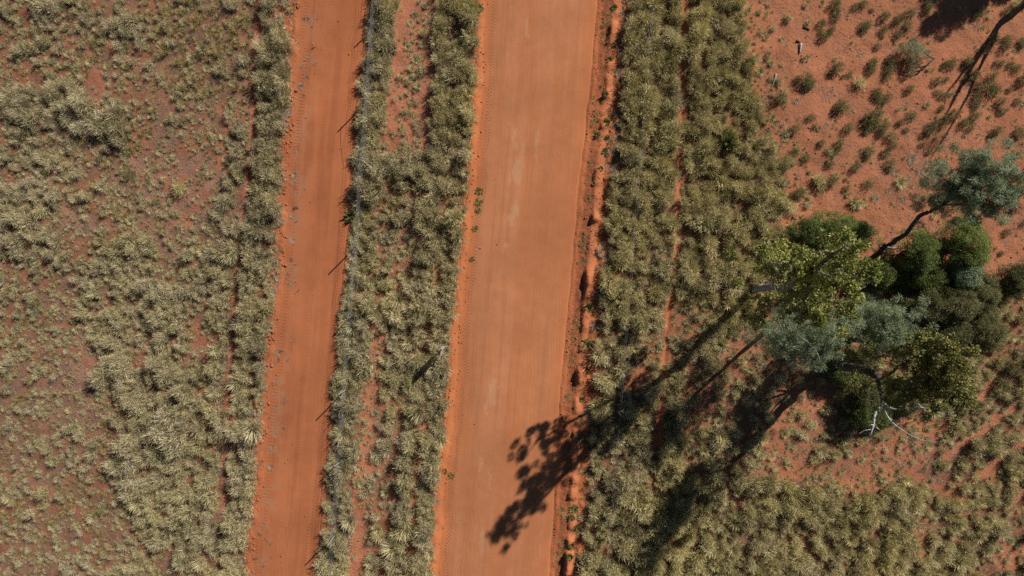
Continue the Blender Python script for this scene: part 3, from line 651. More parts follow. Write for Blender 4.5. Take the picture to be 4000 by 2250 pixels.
build_tree('leaning_gum_tree', 'gum tree with thick dark bent trunk and bare white dead limbs hanging over soil', 'tree',
    [(3236, 1419, 0, .25), (3290, 1428, 1.5, .20), (3340, 1438, 2.6, .18), (3392, 1450, 3.7, .165), (3420, 1464, 4.4, .15), (3432, 1488, 4.8, .13)],
    [[(3432, 1488, 4.8, .08), (3480, 1455, 5.4, .065), (3530, 1419, 6.1, .05), (3587, 1399, 6.8, .03), (3650, 1385, 7.6, .015)],
     [(3432, 1488, 4.8, .10), (3434, 1515, 5.1, .085), (3447, 1556, 5.4, .07), (3441, 1590, 5.6, .05), (3418, 1620, 5.8, .04)],
     [(3432, 1488, 4.8, .08), (3500, 1490, 5.8, .065), (3590, 1500, 7, .05), (3680, 1470, 8.2, .02)],
     [(3500, 1490, 5.8, .06), (3600, 1540, 7, .04), (3700, 1550, 8, .03), (3775, 1545, 8.8, .015)]],
    [(a, b, h * 1.08 + .3) for a, b, h in B([(1600, 270, 6.6), (1700, 300, 7.2), (1800, 350, 7.6), (1880, 430, 8), (1940, 520, 8.2), (1900, 600, 8), (1780, 500, 7.8), (1650, 420, 7), (1560, 480, 6.6), (1640, 560, 7.2), (1750, 620, 7.6),
       (1640, 690, 7.2), (1560, 640, 6.8), (1500, 710, 6.6), (1400, 620, 6.2), (1300, 540, 5.8), (1200, 500, 5.4), (1400, 440, 6), (1300, 400, 5.6), (1460, 400, 6.2), (1550, 800, 7), (1600, 850, 7.2),
       (1700, 780, 7.6), (1450, 790, 6.6), (1350, 730, 6.2), (1250, 740, 5.8), (1950, 780, 8.6), (2020, 830, 8.8), (2000, 880, 8.8), (1900, 900, 8.4), (1400, 860, 6.4), (1290, 650, 5.8), (1800, 720, 8), (1700, 470, 7.4), (1860, 680, 8.2)])],
    430, (.115, .05), M_EUC2, M_BARK_D, 7, under=.8, zs=1.1, sub=4, subr=.34, rad=.20,
    dead=[[(3441, 1590, 5.6, .045), (3418, 1620, 5.8, .04), (3414, 1660, 6, .03)], [(3414, 1660, 6, .03), (3401, 1705, 6.1, .022), (3408, 1728, 6.2, .016), (3422, 1760, 6.2, .006)],
          [(3414, 1660, 6, .022), (3400, 1660, 6.1, .018), (3388, 1664, 6.1, .008)], [(3414, 1662, 6, .02), (3432, 1676, 6, .014), (3438, 1684, 6, .006)], [(3401, 1678, 6, .016), (3375, 1682, 6, .012), (3356, 1694, 6, .005)],
          [(3447, 1572, 5.5, .045), (3484, 1597, 5.8, .035), (3530, 1600, 6.1, .03), (3571, 1590, 6.4, .026), (3633, 1597, 6.8, .02), (3716, 1601, 7.2, .016), (3745, 1593, 7.4, .012), (3807, 1604, 7.6, .006)],
          [(3633, 1592, 6.8, .02), (3674, 1614, 7, .015), (3766, 1628, 7.4, .006)], [(3585, 1575, 6.5, .02), (3605, 1595, 6.6, .016), (3620, 1608, 6.6, .008)],
          [(3447, 1585, 5.5, .035), (3468, 1630, 5.8, .028), (3496, 1660, 6, .024), (3550, 1697, 6.2, .018), (3596, 1717, 6.4, .012), (3654, 1727, 6.6, .005)],
          [(3550, 1697, 6.2, .014), (3567, 1722, 6.2, .01), (3608, 1751, 6.3, .005)], [(3471, 1632, 5.8, .02), (3510, 1650, 6, .02), (3520, 1625, 6.2, .012)],
          [(3432, 1498, 4.9, .05), (3440, 1520, 5.2, .05)]])

build_tree('leaning_wattle_tree', 'slanting dark-trunked tree with feathery grey-green crown over bare red sand', 'tree',
    [(3408, 1012, 0, .13), (3445, 977, .8, .115), (3470, 955, 1.3, .11), (3535, 913, 2.1, .10), (3590, 848, 3.0, .09), (3633, 827, 3.5, .08), (3676, 801, 4.0, .07), (3705, 778, 4.4, .05)],
    [[(3676, 801, 4.0, .06), (3740, 770, 4.7, .045), (3820, 750, 5.3, .03), (3890, 745, 5.7, .012)], [(3705, 778, 4.4, .05), (3760, 720, 5, .035), (3820, 670, 5.6, .015)],
     [(3676, 801, 4.0, .05), (3760, 800, 4.6, .035), (3850, 810, 5.2, .015)], [(3705, 778, 4.4, .04), (3730, 700, 4.9, .03), (3760, 630, 5.4, .012)]],
    D4([(1000, 790, 5.2), (1090, 800, 5.6), (1150, 840, 5.8), (1200, 900, 6), (1220, 960, 6), (1180, 1010, 5.8), (1100, 1040, 5.4), (1060, 1000, 5.2), (1120, 920, 5.6), (1030, 900, 5.2), (960, 960, 4.8), (910, 940, 4.6), (950, 870, 4.8),
        (1000, 1040, 5), (1150, 960, 5.8), (1080, 870, 5.5), (1010, 980, 5), (930, 1010, 4.6), (1190, 860, 5.9), (1140, 1050, 5.6), (1040, 830, 5.3), (840, 1010, 4.2)]),
    640, (.15, .018), M_ACA, M_BARK_D, 13, under=.3, zs=1.3, sub=8, subr=.42, rad=.24, twig=.016,
    dead=[[(3465, 968, .9, .05), (3487, 970, 1.1, .04), (3510, 970, 1.2, .03), (3526, 973, 1.3, .008)], [(3452, 985, .5, .05), (3440, 965, .9, .035), (3422, 950, 1.2, .01)]])
build_tree('wattle_tree', 'feathery grey-green tree crowded against the tall gum, thin white twigs poking out', 'tree',
    [(2998, 1292, 0, .11), (3025, 1292, 1.4, .09), (3060, 1290, 2.6, .08), (3100, 1288, 3.6, .065)],
    [[(3100, 1288, 3.6, .05), (3150, 1270, 4.4, .035), (3220, 1270, 5, .015)], [(3100, 1288, 3.6, .045), (3130, 1330, 4.3, .03), (3180, 1380, 4.8, .012)], [(3100, 1288, 3.6, .04), (3110, 1300, 4.4, .03), (3080, 1330, 4.8, .012)]],
    B([(250, 290, 4.6), (350, 210, 4.9), (450, 190, 5.1), (400, 300, 5), (500, 250, 5.3), (600, 300, 5.4), (300, 380, 4.6), (420, 400, 4.9), (550, 420, 5), (640, 470, 5), (700, 200, 5.5), (780, 250, 5.6), (790, 330, 5.6),
       (700, 330, 5.5), (680, 430, 5.2), (500, 340, 5.2), (620, 210, 5.4), (190, 320, 4.4), (340, 460, 4.6), (590, 360, 5.2), (300, 300, 4.7)]),
    430, (.12, .018), M_ACA, M_BARK_D, 17, under=.9, zs=1.7, sub=8, subr=.38, rad=.22, twig=.014,
    dead=[[(3120, 1310, 5.2, .02), (3170, 1350, 5.6, .016), (3190, 1374, 5.6, .012), (3202, 1405, 5.5, .005)], [(3170, 1350, 5.6, .012), (3196, 1368, 5.5, .006)]])
build_tree('wattle_tree', 'pale silvery grey-green tree on a short dark bent trunk between the two gums', 'tree',
    [(3308, 1330, 0, .13), (3343, 1327, 1, .12), (3372, 1339, 1.8, .11), (3401, 1341, 2.5, .09)],
    [[(3401, 1341, 2.5, .06), (3430, 1300, 3.3, .045), (3470, 1250, 4.2, .02)], [(3401, 1341, 2.5, .06), (3450, 1330, 3.4, .04), (3530, 1330, 4.4, .015)], [(3401, 1341, 2.5, .05), (3420, 1270, 3.4, .035), (3490, 1215, 4.5, .015)]],
    B([(1150, 60, 4.2), (1250, 80, 4.6), (1320, 30, 4.8), (1330, 120, 4.8), (1280, 200, 4.8), (1380, 230, 5), (1430, 280, 5), (1350, 320, 4.8), (1250, 330, 4.6), (1150, 330, 4.3), (1200, 260, 4.6), (1120, 180, 4.2), (1060, 120, 3.9),
       (1480, 380, 5), (1300, 400, 4.6), (1100, 270, 4.1), (1400, 180, 5), (1220, 160, 4.6), (1350, 60, 4.9)]),
    400, (.15, .018), M_ACA, M_BARK_D, 19, under=.9, zs=1.7, sub=8, subr=.40, rad=.22, twig=.014,
    dead=[[(3440, 1300, 4, .02), (3460, 1275, 4.3, .014), (3480, 1262, 4.4, .006)]])
# trees beyond the frame whose shade falls into it
build_tree('wattle_tree', 'bare many-stemmed tree casting branching shadows over the sand', 'tree',
    [(4085, -70, 0, .19), (4140, -100, 1.2, .17), (4190, -140, 2, .15)],
    [[(4190, -140, 2, .10), (4330, -190, 3.6, .07), (4460, -240, 5, .03)], [(4190, -140, 2, .09), (4310, -120, 3.6, .06), (4480, -130, 5.4, .02)], [(4190, -140, 2, .09), (4340, -60, 3.8, .055), (4500, -30, 5.6, .02)], [(4250, -160, 2.8, .06), (4420, -160, 4.6, .04), (4600, -210, 6, .015)]],
    [(4520, -250, 5.2), (4560, -120, 5.8), (4600, -40, 6), (4640, -220, 6.4), (4480, -60, 5.4), (4580, -170, 6.2)],
    90, (.12, .016), M_ACA, M_BARK_D, 23, sub=2, subr=.4, rad=.3)
build_tree('wattle_tree', 'thick-crowned tree shading the sand with a solid round shadow', 'tree',
    [(4090, -400, 0, .16), (4150, -455, 1.2, .14), (4215, -500, 2.2, .12)],
    [[(4215, -500, 2.2, .08), (4340, -555, 3.6, .05), (4420, -590, 4.4, .02)]],
    [(4310 + 52 * i + 30 * (j % 2), -740 + 52 * j, 3.9 + .3 * ((i * 7 + j * 3) % 4)) for i in range(5) for j in range(5)],
    520, (.12, .03), M_SHRUB, M_BARK_D, 29, sub=4, subr=.3, rad=.42)

def build_shrub(label, cx, cy, rx, ry, h, material, per, seed, size=(.075, .022), hue=.5, n=26, group=None, name='shrub'):
    """Dome of leafy lobes on a few stems; cx, cy, rx, ry are photo pixels of the crown as seen."""
    rnd = random.Random(seed)
    s = 1 - .55 * h / H
    gx, gy = 2000 + (cx - 2000) * s, 1125 + (cy - 1125) * s
    x, y = wx(gx), wy(gy); z = zat(x, y)
    root = empty(name, (x, y, z)); tag(root, label, 'shrub', group)
    ax_, ay_ = rx * 1.08 / K * s, ry * 1.08 / K * s; lobes = []; stems = []
    ph = [rnd.random() * 6.283 for _ in range(4)]
    for k in range(n):
        a = rnd.random() * 6.283; q = (1 + .16 * math.sin(2 * a + ph[0]) + .13 * math.sin(3 * a + ph[1]) + .10 * math.sin(5 * a + ph[2]) + .07 * math.sin(9 * a + ph[3])) * math.sqrt(rnd.random()) * rnd.uniform(.8, 1.12)
        zz = h * (.22 + .7 * math.sqrt(max(.02, 1 - q * q)) * rnd.uniform(.65, 1.08))
        c = Vector((x + math.cos(a) * q * ax_, y + math.sin(a) * q * ay_, z + zz))
        r = rnd.uniform(.09, .26)
        lobes.append((c, (r, r, r * .8), min(1, max(0, hue + rnd.gauss(0, .2)))))
        if k % 3 == 0:
            b = Vector((x + rnd.gauss(0, .08), y + rnd.gauss(0, .08), z - .05)); m = b.lerp(c, .5) + Vector((0, 0, .12 * h))
            p = smooth_path([(b, .035), (m, .022), (c, .006)], 3)
            part('stem', tube([u for u, v in p], [v for u, v in p], 6), M_STEM, root, root.location)
    for k in range(int(n * .7)):       # loose sprays that break the outline
        a = rnd.random() * 6.283; q = rnd.uniform(.85, 1.28) * (1 + .16 * math.sin(2 * a + ph[0]) + .13 * math.sin(3 * a + ph[1])); r = rnd.uniform(.05, .11)
        lobes.append((Vector((x + math.cos(a) * q * ax_, y + math.sin(a) * q * ay_, z + h * rnd.uniform(.15, .5))), (r, r, r), min(1, hue + .15)))
    crown_part(root, lobes, per, size, material, seed, 0, .4, 'crown')
    return root
SHRUBS = [
 ('dark green bushy shrub beneath the tall gum crown, topped by paler tips', 3290, 905, 120, 55, 1.9, M_SHRUB, .55), ('small dark green shrub shaded under the tall gum, beside a fallen pale branch', 3165, 910, 55, 50, 1.6, M_SHRUB, .4),
 ('dark green shrub on the shaded soil under the tall gum', 3230, 985, 90, 50, 1.5, M_SHRUB, .3), ('low dark shrub under the gum branch ends, beside the slanting tree base', 3440, 1075, 45, 50, 1.4, M_SHRUB, .3),
 ('rounded green shrub beside the white dead limb of the slanting tree', 3590, 990, 75, 85, 2.2, M_SHRUB, .55), ('largest bright green shrub facing the open red sand', 3765, 965, 88, 108, 2.6, M_SHRUB, .72),
 ('grey-green shrub nestled against the two big green shrubs', 3755, 1075, 62, 52, 2.2, M_ACA, .4), ('deep green shrub in shade between green and brownish shrubs', 3620, 1090, 90, 60, 1.8, M_SHRUB, .35),
 ('dull olive shrub below the deep green one, behind the silvery tree', 3620, 1190, 90, 70, 1.9, M_SHRUBO, .4), ('olive-brown shrub with ragged top beside the open sand', 3720, 1190, 90, 90, 2.0, M_SHRUBO, .5), ('dark olive shrub between the silvery tree and pale grass', 3700, 1300, 90, 60, 1.5, M_SHRUBO, .4),
 ('brownish shrub edging the bare sand, pale grass behind', 3830, 1150, 60, 80, 1.4, M_SHRUBO, .7), ('olive-brown low shrub among pale grass tufts', 3860, 1290, 70, 60, 1.2, M_SHRUBO, .75),
 ('dark green shrub pressed against the thick bent gum trunk', 3310, 1450, 60, 45, 1.4, M_SHRUB, .5), ('olive shrub over the bent trunk, between gum and silvery tree', 3350, 1400, 75, 40, 1.7, M_SHRUBO, .5), ('dark shrub under the dead white limbs of the bent gum', 3410, 1615, 75, 55, 1.5, M_SHRUB, .35),
 ('dark olive shrub under the bent gum beside its dead limb', 3380, 1540, 60, 55, 1.4, M_SHRUBO, .35), ('shaded shrub under the bent gum crown', 3530, 1560, 70, 50, 1.3, M_SHRUBO, .3), ('olive shrub between the tall gum and the feathery trees', 3360, 1240, 55, 55, 2.2, M_SHRUBO, .55),
 ('dark shrub at the right of the brownish shrubs by the pale grass', 3975, 1090, 50, 60, 1.3, M_SHRUBO, .4)]
for i, (lab, cx, cy, rx, ry, h, m, hue) in enumerate(SHRUBS):
    lab = lab.replace('at the right of', 'next to')
    build_shrub(lab, cx, cy, rx, ry, h, m, 430, 300 + i, hue=hue, n=int(40 + rx * ry / 48))
build_shrub('tall shrub shading the bare sand near the slanting tree crown', 4230, 560, 90, 80, 3.0, M_SHRUB, 300, 350, n=34)
build_shrub('shrub shading the pale grass near the olive-brown low shrub', 4090, 1400, 70, 70, 1.8, M_SHRUBO, 300, 351, n=26)

# ------------------------------------------------------------------ fences
def fence(label, line, ys, heights, post_mat, wires, stays, y0, y1):
    mid = (y0 + y1) / 2; O = Vector((wx(line(mid)), wy(mid), zat(wx(line(mid)), wy(mid))))
    root = empty('wire_fence', O); tag(root, label, 'fence')
    for y, h in zip(ys, heights):
        x_, y_ = wx(line(y)), wy(y); z_ = zat(x_, y_)
        t = Vector((random.gauss(0, .03), random.gauss(0, .03), 0))
        a, b = Vector((x_, y_, z_ - .3)), Vector((x_, y_, z_ + h)) + t
        # a three-flanged steel picket
        V, F = [], []
        for k in range(3):
            an = 2.1 * k + .4; d = Vector((math.cos(an), math.sin(an), 0)) * .032; nrm = Vector((-math.sin(an), math.cos(an), 0)) * .006
            o = len(V); V += [a - nrm, a + nrm, a + d + nrm, a + d - nrm, b - nrm, b + nrm, b + d + nrm, b + d - nrm]
            F += [tuple(o + i for i in f) for f in ((0, 1, 2, 3), (7, 6, 5, 4), (0, 4, 5, 1), (1, 5, 6, 2), (2, 6, 7, 3), (3, 7, 4, 0))]
        part('post', (V, F), post_mat, root, O, False)
    n = 46; yy = np.linspace(y0, y1, n)
    zz = zfun(line(yy), yy); zz = np.convolve(np.pad(zz, 3, 'edge'), np.ones(7) / 7, 'valid')
    off = [(random.gauss(0, .012), random.gauss(0, .012)) for _ in yy]
    for hw in wires:
        p = [Vector((wx(line(q)) + o[0] + .03, wy(q), z + hw + o[1])) for q, z, o in zip(yy, zz, off)]
        part('wire', tube(p, [.0026] * n, 5), M_WIRE, root, O)
    if stays:
        ty = np.arange(y0, y1, 24); L = []
        for q in ty:
            z = float(np.interp(q, yy, zz)); x_ = wx(line(q)) + .03 + float(np.interp(q, yy, [o[0] for o in off]))
            L.append(tube([Vector((x_, wy(q), z + wires[0])), Vector((x_, wy(q), z + wires[-1]))], [.0018, .0018], 4))
        part('stay_wires', join(L), M_WIRE, root, O)['kind'] = 'stuff'
ys = [2085 - 282 * k for k in range(-2, 11)]
fence('galvanised netting fence with alternating tall and short steel posts along the sandy track', FENCE_W, ys, [1.5 if k % 2 == 0 else .95 for k in range(-2, 11)], M_POST, [.08, .18, .29, .41, .54, .68, .83, .98, 1.12], True, 2750, -500)
ys = [160 + 480 * k for k in range(-2, 6)]
fence('thin plain wire fence half buried in the dense pale grass', FENCE_E, ys, [1.3] * 8, M_POST, [.7, 1.1], False, 2750, -500)

# ------------------------------------------------------------------ road sign seen from above
x_, y_ = wx(1742), wy(1350); z_ = zat(x_, y_); O = Vector((x_, y_, z_))
root = empty('road_sign', O); tag(root, 'grey metal sign on a single pole in the grass verge of the road', 'sign')
part('post', tube([O + Vector((0, 0, -.3)), O + Vector((0, 0, 1.9))], [.03, .03], 10), M_POST, root, O)
def box(c, d):
    V = [Vector(c) + Vector((sx * d[0], sy * d[1], sz * d[2])) for sx in (-1, 1) for sy in (-1, 1) for sz in (-1, 1)]
    return V, [(0, 1, 3, 2), (4, 6, 7, 5), (0, 4, 5, 1), (2, 3, 7, 6), (0, 2, 6, 4), (1, 5, 7, 3)]
pn = part('panel', box((-.035, -.12, 1.36), (.003, .24, .5)), M_SIGN, root, None, False); pn.rotation_euler.z = math.radians(-8)
for zz in (1.1, 1.65): part('bracket', box((0, 0, zz), (.036, .036, .02)), M_POST, root, None, False)

# ------------------------------------------------------------------ fallen wood
def log(label, pts_, r, material, name='fallen_branch', forks=(), h=0):
    P = [Vector((wx(a), wy(b), zat(wx(a), wy(b)) + r * .8 + (h if 0 < i < len(pts_) - 1 else 0))) for i, (a, b) in enumerate(pts_)]
    sp = smooth_path([(p, r * (1 - .6 * i / (len(P) - 1))) for i, p in enumerate(P)], 4)
    root = part(name, tube([p for p, q in sp], [q for p, q in sp], 8, .25), material, None, P[0]); root.location = P[0]
    for f in forks:
        Q = [Vector((wx(a), wy(b), zat(wx(a), wy(b)) + r)) for a, b in f]
        sp = smooth_path([(p, r * .5 * (1 - .6 * i / (len(Q) - 1))) for i, p in enumerate(Q)], 4)
        part('twig', tube([p for p, q in sp], [q for p, q in sp], 6), material, root, P[0])
    return tag(root, label, 'branch')
log('short thick weathered log lying on red sand', [(3127, 172), (3122, 210)], .07, M_BARK_W, 'fallen_log')
log('small dark log beside dry grey tufts on the sand', [(3140, 104), (3164, 116)], .05, M_BARK_D, 'fallen_log')
log('short stub of wood beside the weathered log', [(3110, 160), (3126, 166)], .05, M_BARK_D, 'fallen_log')
log('thin weathered stick at the edge of the dense grass', [(3031, 290), (3024, 315), (3015, 340)], .05, M_BARK_W)
log('long pale forked fallen branch behind the shrub under the gum', [(3188, 852), (3160, 872), (3125, 902), (3083, 932)], .05, M_BARK_W, forks=[[(3165, 868), (3150, 866), (3128, 872)]])
log('forked dark twig lying on the open sand', [(3150, 245), (3158, 225), (3175, 212)], .025, M_BARK_D, forks=[[(3158, 225), (3150, 212)]])
log('curved thin stick on sand by the dense grass edge', [(3140, 795), (3158, 797), (3180, 790)], .02, M_BARK_D)
log('pale bare stick in the pale grass near bent gum', [(3820, 1372), (3800, 1395), (3784, 1410)], .04, M_BARK_W)
log('thin white stick on the soil below the bent gum', [(3178, 1724), (3200, 1715), (3226, 1713)], .025, M_BARK_W, forks=[[(3200, 1715), (3222, 1722)]])
log('white stick fallen below the dead gum limbs', [(3435, 1700), (3452, 1703), (3468, 1716)], .025, M_BARK_W, forks=[[(3456, 1695), (3468, 1712)]])
log('dark rotten log in the shade beside the bent gum shrub', [(3278, 1594), (3292, 1610), (3307, 1632)], .07, M_BARK_D, 'fallen_log', forks=[[(3302, 1592), (3318, 1612)]])
log('bleached forked branch on dry soil near the grey litter', [(3508, 1930), (3530, 1936), (3552, 1932)], .03, M_BARK_W, forks=[[(3530, 1936), (3545, 1922)]])
log('long thin root-like twig lying on the sandy track', [(1333, 492), (1331, 540), (1335, 600), (1341, 650)], .012, M_BARK_D)
# toppled dead shrub
x_, y_ = wx(3565), wy(235); z_ = zat(x_, y_); root = empty('dead_shrub', (x_, y_, z_)); tag(root, 'toppled grey-green dead shrub with a bare curved branch on the sand', 'shrub')
p = smooth_path([(Vector((wx(3560), wy(285), z_ + .1)), .03), (Vector((wx(3595), wy(276), z_ + .2)), .045), (Vector((wx(3622), wy(248), z_ + .3)), .04), (Vector((wx(3640), wy(234), z_ + .25)), .03)], 5)
part('trunk', tube([u for u, v in p], [v for u, v in p], 8, .2), M_BARK_D, root, root.location)
for q in ([(3640, 234, .25, .03), (3615, 232, .4, .025), (3585, 215, .5, .01)], [(3615, 232, .4, .02), (3580, 240, .5, .015), (3550, 225, .5, .006)], [(3595, 276, .2, .03), (3570, 262, .4, .02), (3550, 240, .5, .006)]):
    p = smooth_path([(Vector((wx(a), wy(b), z_ + h)), r) for a, b, h, r in q], 4); part('branch', tube([u for u, v in p], [v for u, v in p], 6), M_BARK_D, root, root.location)
crown_part(root, [(Vector((wx(a), wy(b), z_ + h)), r, hu) for a, b, h, r, hu in [(3525, 200, .45, .3, .4), (3548, 195, .5, .3, .6), (3570, 215, .5, .28, .7), (3540, 225, .4, .3, .3), (3560, 245, .35, .25, .1), (3555, 270, .3, .25, .1), (3500, 205, .35, .22, .3), (3580, 200, .4, .2, .7), (3612, 218, .3, .18, .4), (3550, 290, .2, .14, .9)]], 700, (.09, .014), M_ACA, 91, 0, .3)

# ------------------------------------------------------------------ single plants one can pick out
def plant(name, kind, px, py, r, tint, label, cat, group, hs=1.0):
    """A single tussock: r is its radius in photo pixels; meshes are shared with the scattered kind."""
    L = PROTO[kind][1]; rad = {'khaki': .36, 'olive': .30, 'straw': .34, 'weed': .17, 'yellow': .4}[kind]
    o = link(name, random.choice(L)); s = r / K / rad
    o.location = (wx(px), wy(py), zat(wx(px), wy(py)) - .02); o.scale = (s * random.uniform(.9, 1.1), s * random.uniform(.9, 1.1), s * hs * random.uniform(.85, 1.15))
    o.rotation_euler = (random.gauss(0, .08), random.gauss(0, .08), random.random() * 6.283); o['tint'] = float(min(1, max(0, tint + random.gauss(0, .12))))
    return tag(o, label, cat, group)
T4 = [(335, 20, 32), (345, 55, 26), (345, 90, 25), (270, 120, 25), (285, 185, 26), (320, 150, 20), (265, 160, 14), (435, 35, 18), (475, 25, 22), (520, 55, 12), (495, 130, 28), (475, 145, 20), (580, 85, 28), (660, 95, 28), (640, 120, 22), (715, 70, 25),
 (700, 135, 25), (580, 150, 25), (655, 175, 24), (735, 205, 18), (800, 45, 25), (795, 65, 20), (570, 190, 12), (550, 235, 18), (525, 315, 26), (522, 350, 26), (610, 305, 26), (605, 345, 26), (600, 380, 24), (345, 345, 34), (320, 365, 22), (410, 375, 20), (380, 385, 14),
 (185, 410, 34), (215, 425, 26), (190, 440, 24), (145, 405, 22), (710, 447, 25), (850, 410, 24), (895, 402, 15), (845, 470, 20), (880, 485, 22), (548, 470, 28), (555, 495, 24), (600, 485, 25), (575, 520, 20), (365, 540, 38), (345, 555, 24), (865, 547, 18), (535, 575, 36), (505, 600, 36), (500, 640, 30),
 (545, 620, 28), (580, 640, 28), (615, 690, 28), (625, 730, 22), (570, 670, 20), (720, 585, 26), (665, 615, 20), (695, 655, 16), (60, 490, 30), (210, 595, 22), (135, 650, 32), (230, 640, 14), (400, 645, 28), (265, 720, 20), (355, 720, 25), (350, 755, 20), (870, 610, 30), (925, 580, 32), (820, 640, 28), (800, 665, 24),
 (1030, 590, 30), (980, 620, 25), (1010, 650, 20), (1050, 440, 28), (1105, 450, 38), (1140, 460, 26), (1115, 390, 30), (1040, 500, 28), (1040, 540, 22), (1030, 385, 32), (990, 400, 20), (920, 320, 30), (890, 325, 18), (1000, 310, 28), (1090, 255, 26), (1130, 200, 28), (1195, 200, 28), (1190, 240, 26), (1060, 60, 28), (1035, 85, 20), (1270, 215, 25), (1265, 240, 20), (1215, 330, 20),
 (1245, 350, 22), (1170, 320, 18), (1140, 320, 14), (1275, 400, 30), (1210, 455, 15), (1250, 510, 20), (1160, 520, 28), (1180, 560, 20), (1155, 575, 14), (1255, 670, 30), (1145, 660, 28), (1120, 690, 18), (1235, 785, 26), (1245, 840, 14), (1195, 1170, 22), (1280, 1130, 14), (1175, 1275, 14), (500, 765, 28), (495, 790, 18), (590, 770, 25),
 (610, 825, 30), (605, 855, 22), (850, 810, 20), (800, 770, 15), (770, 730, 14), (440, 840, 26), (310, 825, 20), (320, 915, 30), (500, 930, 28), (390, 905, 12), (395, 945, 18), (150, 970, 30), (145, 990, 22), (1000, 330, 22), (1285, 30, 20), (1190, 60, 20), (190, 800, 24), (130, 765, 24), (130, 815, 18)]
def lab4(x, y, r):
    nb = sum(1 for q in T4 if q != (x, y, r) and math.hypot(q[0] - x, q[1] - y) < (q[2] + r) * 1.15)
    how = ('standing alone', 'paired with another', 'in a tight cluster')[min(nb, 2)]
    big_ = 'large' if r > 29 else 'small' if r < 19 else 'medium'
    if 610 < x < 850 and 200 < y < 470: w_ = 'near the toppled dead shrub'
    elif x > 880 and y < 560: w_ = 'among branching tree shadows on sand'
    elif y < 260: w_ = 'on bare sand near the solid round shadow'
    elif y > 1100: w_ = 'on open sand beside the largest green shrub'
    elif x > 780 : w_ = 'on red sand beside the slanting tree crown'
    elif y > 700: w_ = 'among grey litter on thinning soil'
    else: w_ = 'scattered on open red sand'
    return big_ + ' olive-green tussock ' + how + ' ' + w_, big_ + ' olive tussocks ' + how + ' ' + w_
for x, y, r in T4:
    l, gname = lab4(x, y, r)
    plant('grass_tussock', 'olive', 3000 + x / 1.288, y / 1.288, r / 1.288, .5, l, 'tussock', gname, 1.25)
for x, y, r in [(455, 420, 30), (250, 905, 36), (265, 935, 28), (430, 1020, 32), (455, 1030, 24), (110, 1045, 30), (40, 1070, 30), (660, 920, 28), (60, 1000, 26), (120, 1140, 26), (85, 1180, 24), (35, 980, 24), (100, 95, 20), (190, 30, 15), (1240, 25, 24)]:
    plant('grass_tussock', 'khaki', 3000 + x / 1.288, y / 1.288, r / 1.288, .6, 'pale tan grass tussock on open red soil among olive ones', 'tussock', 'pale tan tussocks on open red soil')
for x, y, r in [(470, 275, 20), (320, 450, 24), (690, 535, 16), (720, 800, 36), (540, 1000, 30), (460, 830, 20), (95, 170, 12), (90, 232, 14), (140, 510, 20), (700, 690, 20), (890, 680, 22), (1060, 680, 22), (900, 700, 18), (680, 1000, 24), (600, 960, 24), (640, 870, 26), (760, 860, 26), (700, 900, 26), (290, 630, 20), (540, 900, 20)]:
    plant('dry_grass_tuft', 'straw', 3000 + x / 1.288, y / 1.288, r / 1.288, .22, 'dead grey-brown grass tuft on open red sand', 'tuft', 'dead grey tufts on the open sand', .8)
for x, y, r in [(290, 60, 14), (290, 100, 14), (265, 280, 20), (262, 400, 15), (150, 430, 22), (155, 545, 22), (150, 575, 22), (150, 610, 24), (100, 440, 20), (145, 660, 18), (235, 690, 18), (210, 760, 20), (195, 880, 28), (190, 920, 22), (205, 975, 18), (185, 1090, 20), (185, 1210, 22), (105, 1000, 26), (110, 1090, 26), (120, 1040, 24), (170, 1340, 16), (130, 860, 20), (170, 80, 20), (185, 30, 18)]:
    plant('dry_grass_tuft', 'straw', 1000 + x / 1.288, y / 1.288, r / 1.288, .45, 'bleached dry grass tuft on the sandy berm of the track', 'tuft', 'bleached tufts along the track berm', .7)
for x, y, r in [(125, 260, 14), (125, 380, 12), (120, 455, 14), (120, 515, 14), (100, 600, 20), (90, 660, 12), (100, 740, 18), (80, 800, 22), (75, 900, 24), (45, 1040, 14), (65, 1100, 14), (35, 1190, 16), (45, 1130, 10), (85, 700, 12), (45, 1320, 12), (45, 70, 24), (60, 30, 22)]:
    plant('dry_grass_tuft', 'straw', 1000 + x / 1.288, 1125 + y / 1.288, r / 1.288, .35, 'straw-coloured tuft in a line along the sandy track', 'tuft', 'straw tufts lined along the track', .8)
for x, y, r in [(1870, 30, 24), (1786, 885, 22), (1795, 900, 16), (1784, 1010, 24), (1822, 940, 14), (1796, 1238, 12), (1745, 1488, 14), (1706, 1960, 20), (1708, 1800, 14), (1798, 1055, 14), (1668, 2215, 10)]:
    plant('dry_grass_tuft', 'straw', x, y, r, .6, 'whitish dead grass clump at the hedge-like verge beside road sand', 'tuft', 'whitish clumps at the road verge', .6)
for x, y, r in [(1873, 747, 13), (1870, 789, 14), (1867, 822, 10)]: plant('weed', 'weed', x, y, r, .5, 'leafy green weed in a row of three on the road edge', 'weed', 'three weeds in a row on the road edge', .8)
plant('weed', 'weed', 1857, 893, 10, .6, 'small green weed alone on road edge near whitish clump', 'weed', None)
plant('weed', 'weed', 1845, 1012, 9, .6, 'tiny green weed on the road edge beside pale verge', 'weed', None)
plant('weed', 'weed', 1764, 1858, 10, .4, 'green weed on the shoulder between tyre marks and verge', 'weed', None)
plant('weed', 'weed', 1738, 1840, 9, .15, 'dull seedling beside the green weed near tyre marks', 'weed', None)
for x, y, r in [(515, 40, 20), (490, 300, 16), (475, 620, 22), (430, 680, 18), (470, 760, 20), (480, 690, 16), (510, 230, 16), (470, 480, 16), (445, 850, 16)]:
    plant('weed', 'weed', 2000 + x / 1.288, y / 1.288, r / 1.288 * .75, .25, 'dull green weed on the earth windrow of the road', 'weed', 'weeds on the upper windrow')
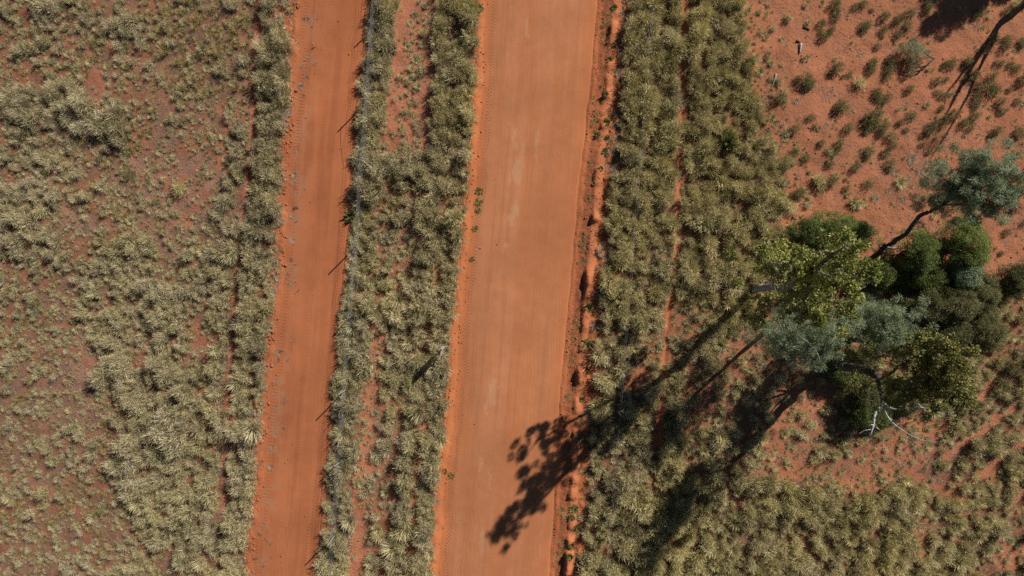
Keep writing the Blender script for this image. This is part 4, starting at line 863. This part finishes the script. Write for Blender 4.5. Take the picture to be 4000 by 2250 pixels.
for x, y, r in [(385, 100, 28), (375, 285, 34), (350, 560, 18), (345, 650, 20), (335, 745, 22), (310, 1110, 28), (300, 1150, 24), (290, 1340, 24), (320, 1200, 22), (375, 410, 18), (300, 1290, 20)]:
    plant('weed', 'weed', 2000 + x / 1.288, 1125 + y / 1.288, r / 1.288 * .7, .4, 'yellow-green spiky weed growing on the windrow beside the road', 'weed', 'spiky weeds on the lower windrow')
GREEN = [(480, 225, 25, 0, 0), (478, 292, 18, 0, 0), (630, 245, 20, 0, 0), (960, 195, 18, 0, 0), (650, 760, 32, 0, 0), (510, 800, 22, 0, 0), (660, 880, 34, 0, 0), (790, 1015, 22, 0, 0), (930, 610, 22, 0, 0), (580, 100, 18, 0, 0), (250, 445, 16, 0, 0), (410, 270, 18, 0, 0), (970, 10, 30, 0, 0), (370, 335, 20, 0, 0)]
for x, y, r, a, b in GREEN: plant('grass_tussock', 'olive', x / 1.288, y / 1.288, r / 1.288, .6, 'fresh green tussock in the thinning paddock beyond the track', 'tussock', 'fresh green tussocks in the thin paddock')
for x, y, r in [(180, 75, 36), (240, 190, 14), (510, 200, 30), (530, 1110, 34), (45, 1270, 12), (100, 210, 12), (140, 745, 12), (930, 265, 18)]:
    plant('grass_tussock', 'olive', x / 1.288, 1125 + y / 1.288, r / 1.288, .8, 'pale green leafy clump rising from the khaki paddock grass', 'tussock', 'pale green clumps in the khaki paddock')
plant('grass_tussock', 'khaki', 915 / 1.288, 950 / 1.288, 34 / 1.288, .8, 'single big spiky pale tussock alone on bare paddock soil', 'tussock', None, 1.2)
for x, y, r in [(1058, 128, 16), (1100, 140, 18), (1035, 905, 18), (1005, 1065, 16), (1008, 1335, 18), (1005, 1275, 14), (1868, 35, 18)]:
    plant('weed', 'weed', x, y, r, .8, 'bright green leafy weed in the dense verge grass', 'weed', 'bright weeds in the verge grass')
plant('weed', 'weed', 1370, 842, 22, .3, 'dark green bush growing through the netting fence', 'weed', None, 1.6)
for x, y, r, l in [(2842, 562, 32, 'dark leafy green bush inside the dense grass beside the rut'), (2753, 893, 28, 'dull green bush in the dense grass near tall gum'), (2925, 1235, 26, 'green bush at the foot of the tall gum trunk'), (2610, 1640, 24, 'small green bush in the gum tree shade')]:
    plant('weed', 'weed', x, y, r, .3, l, 'bush', None, 2.2)
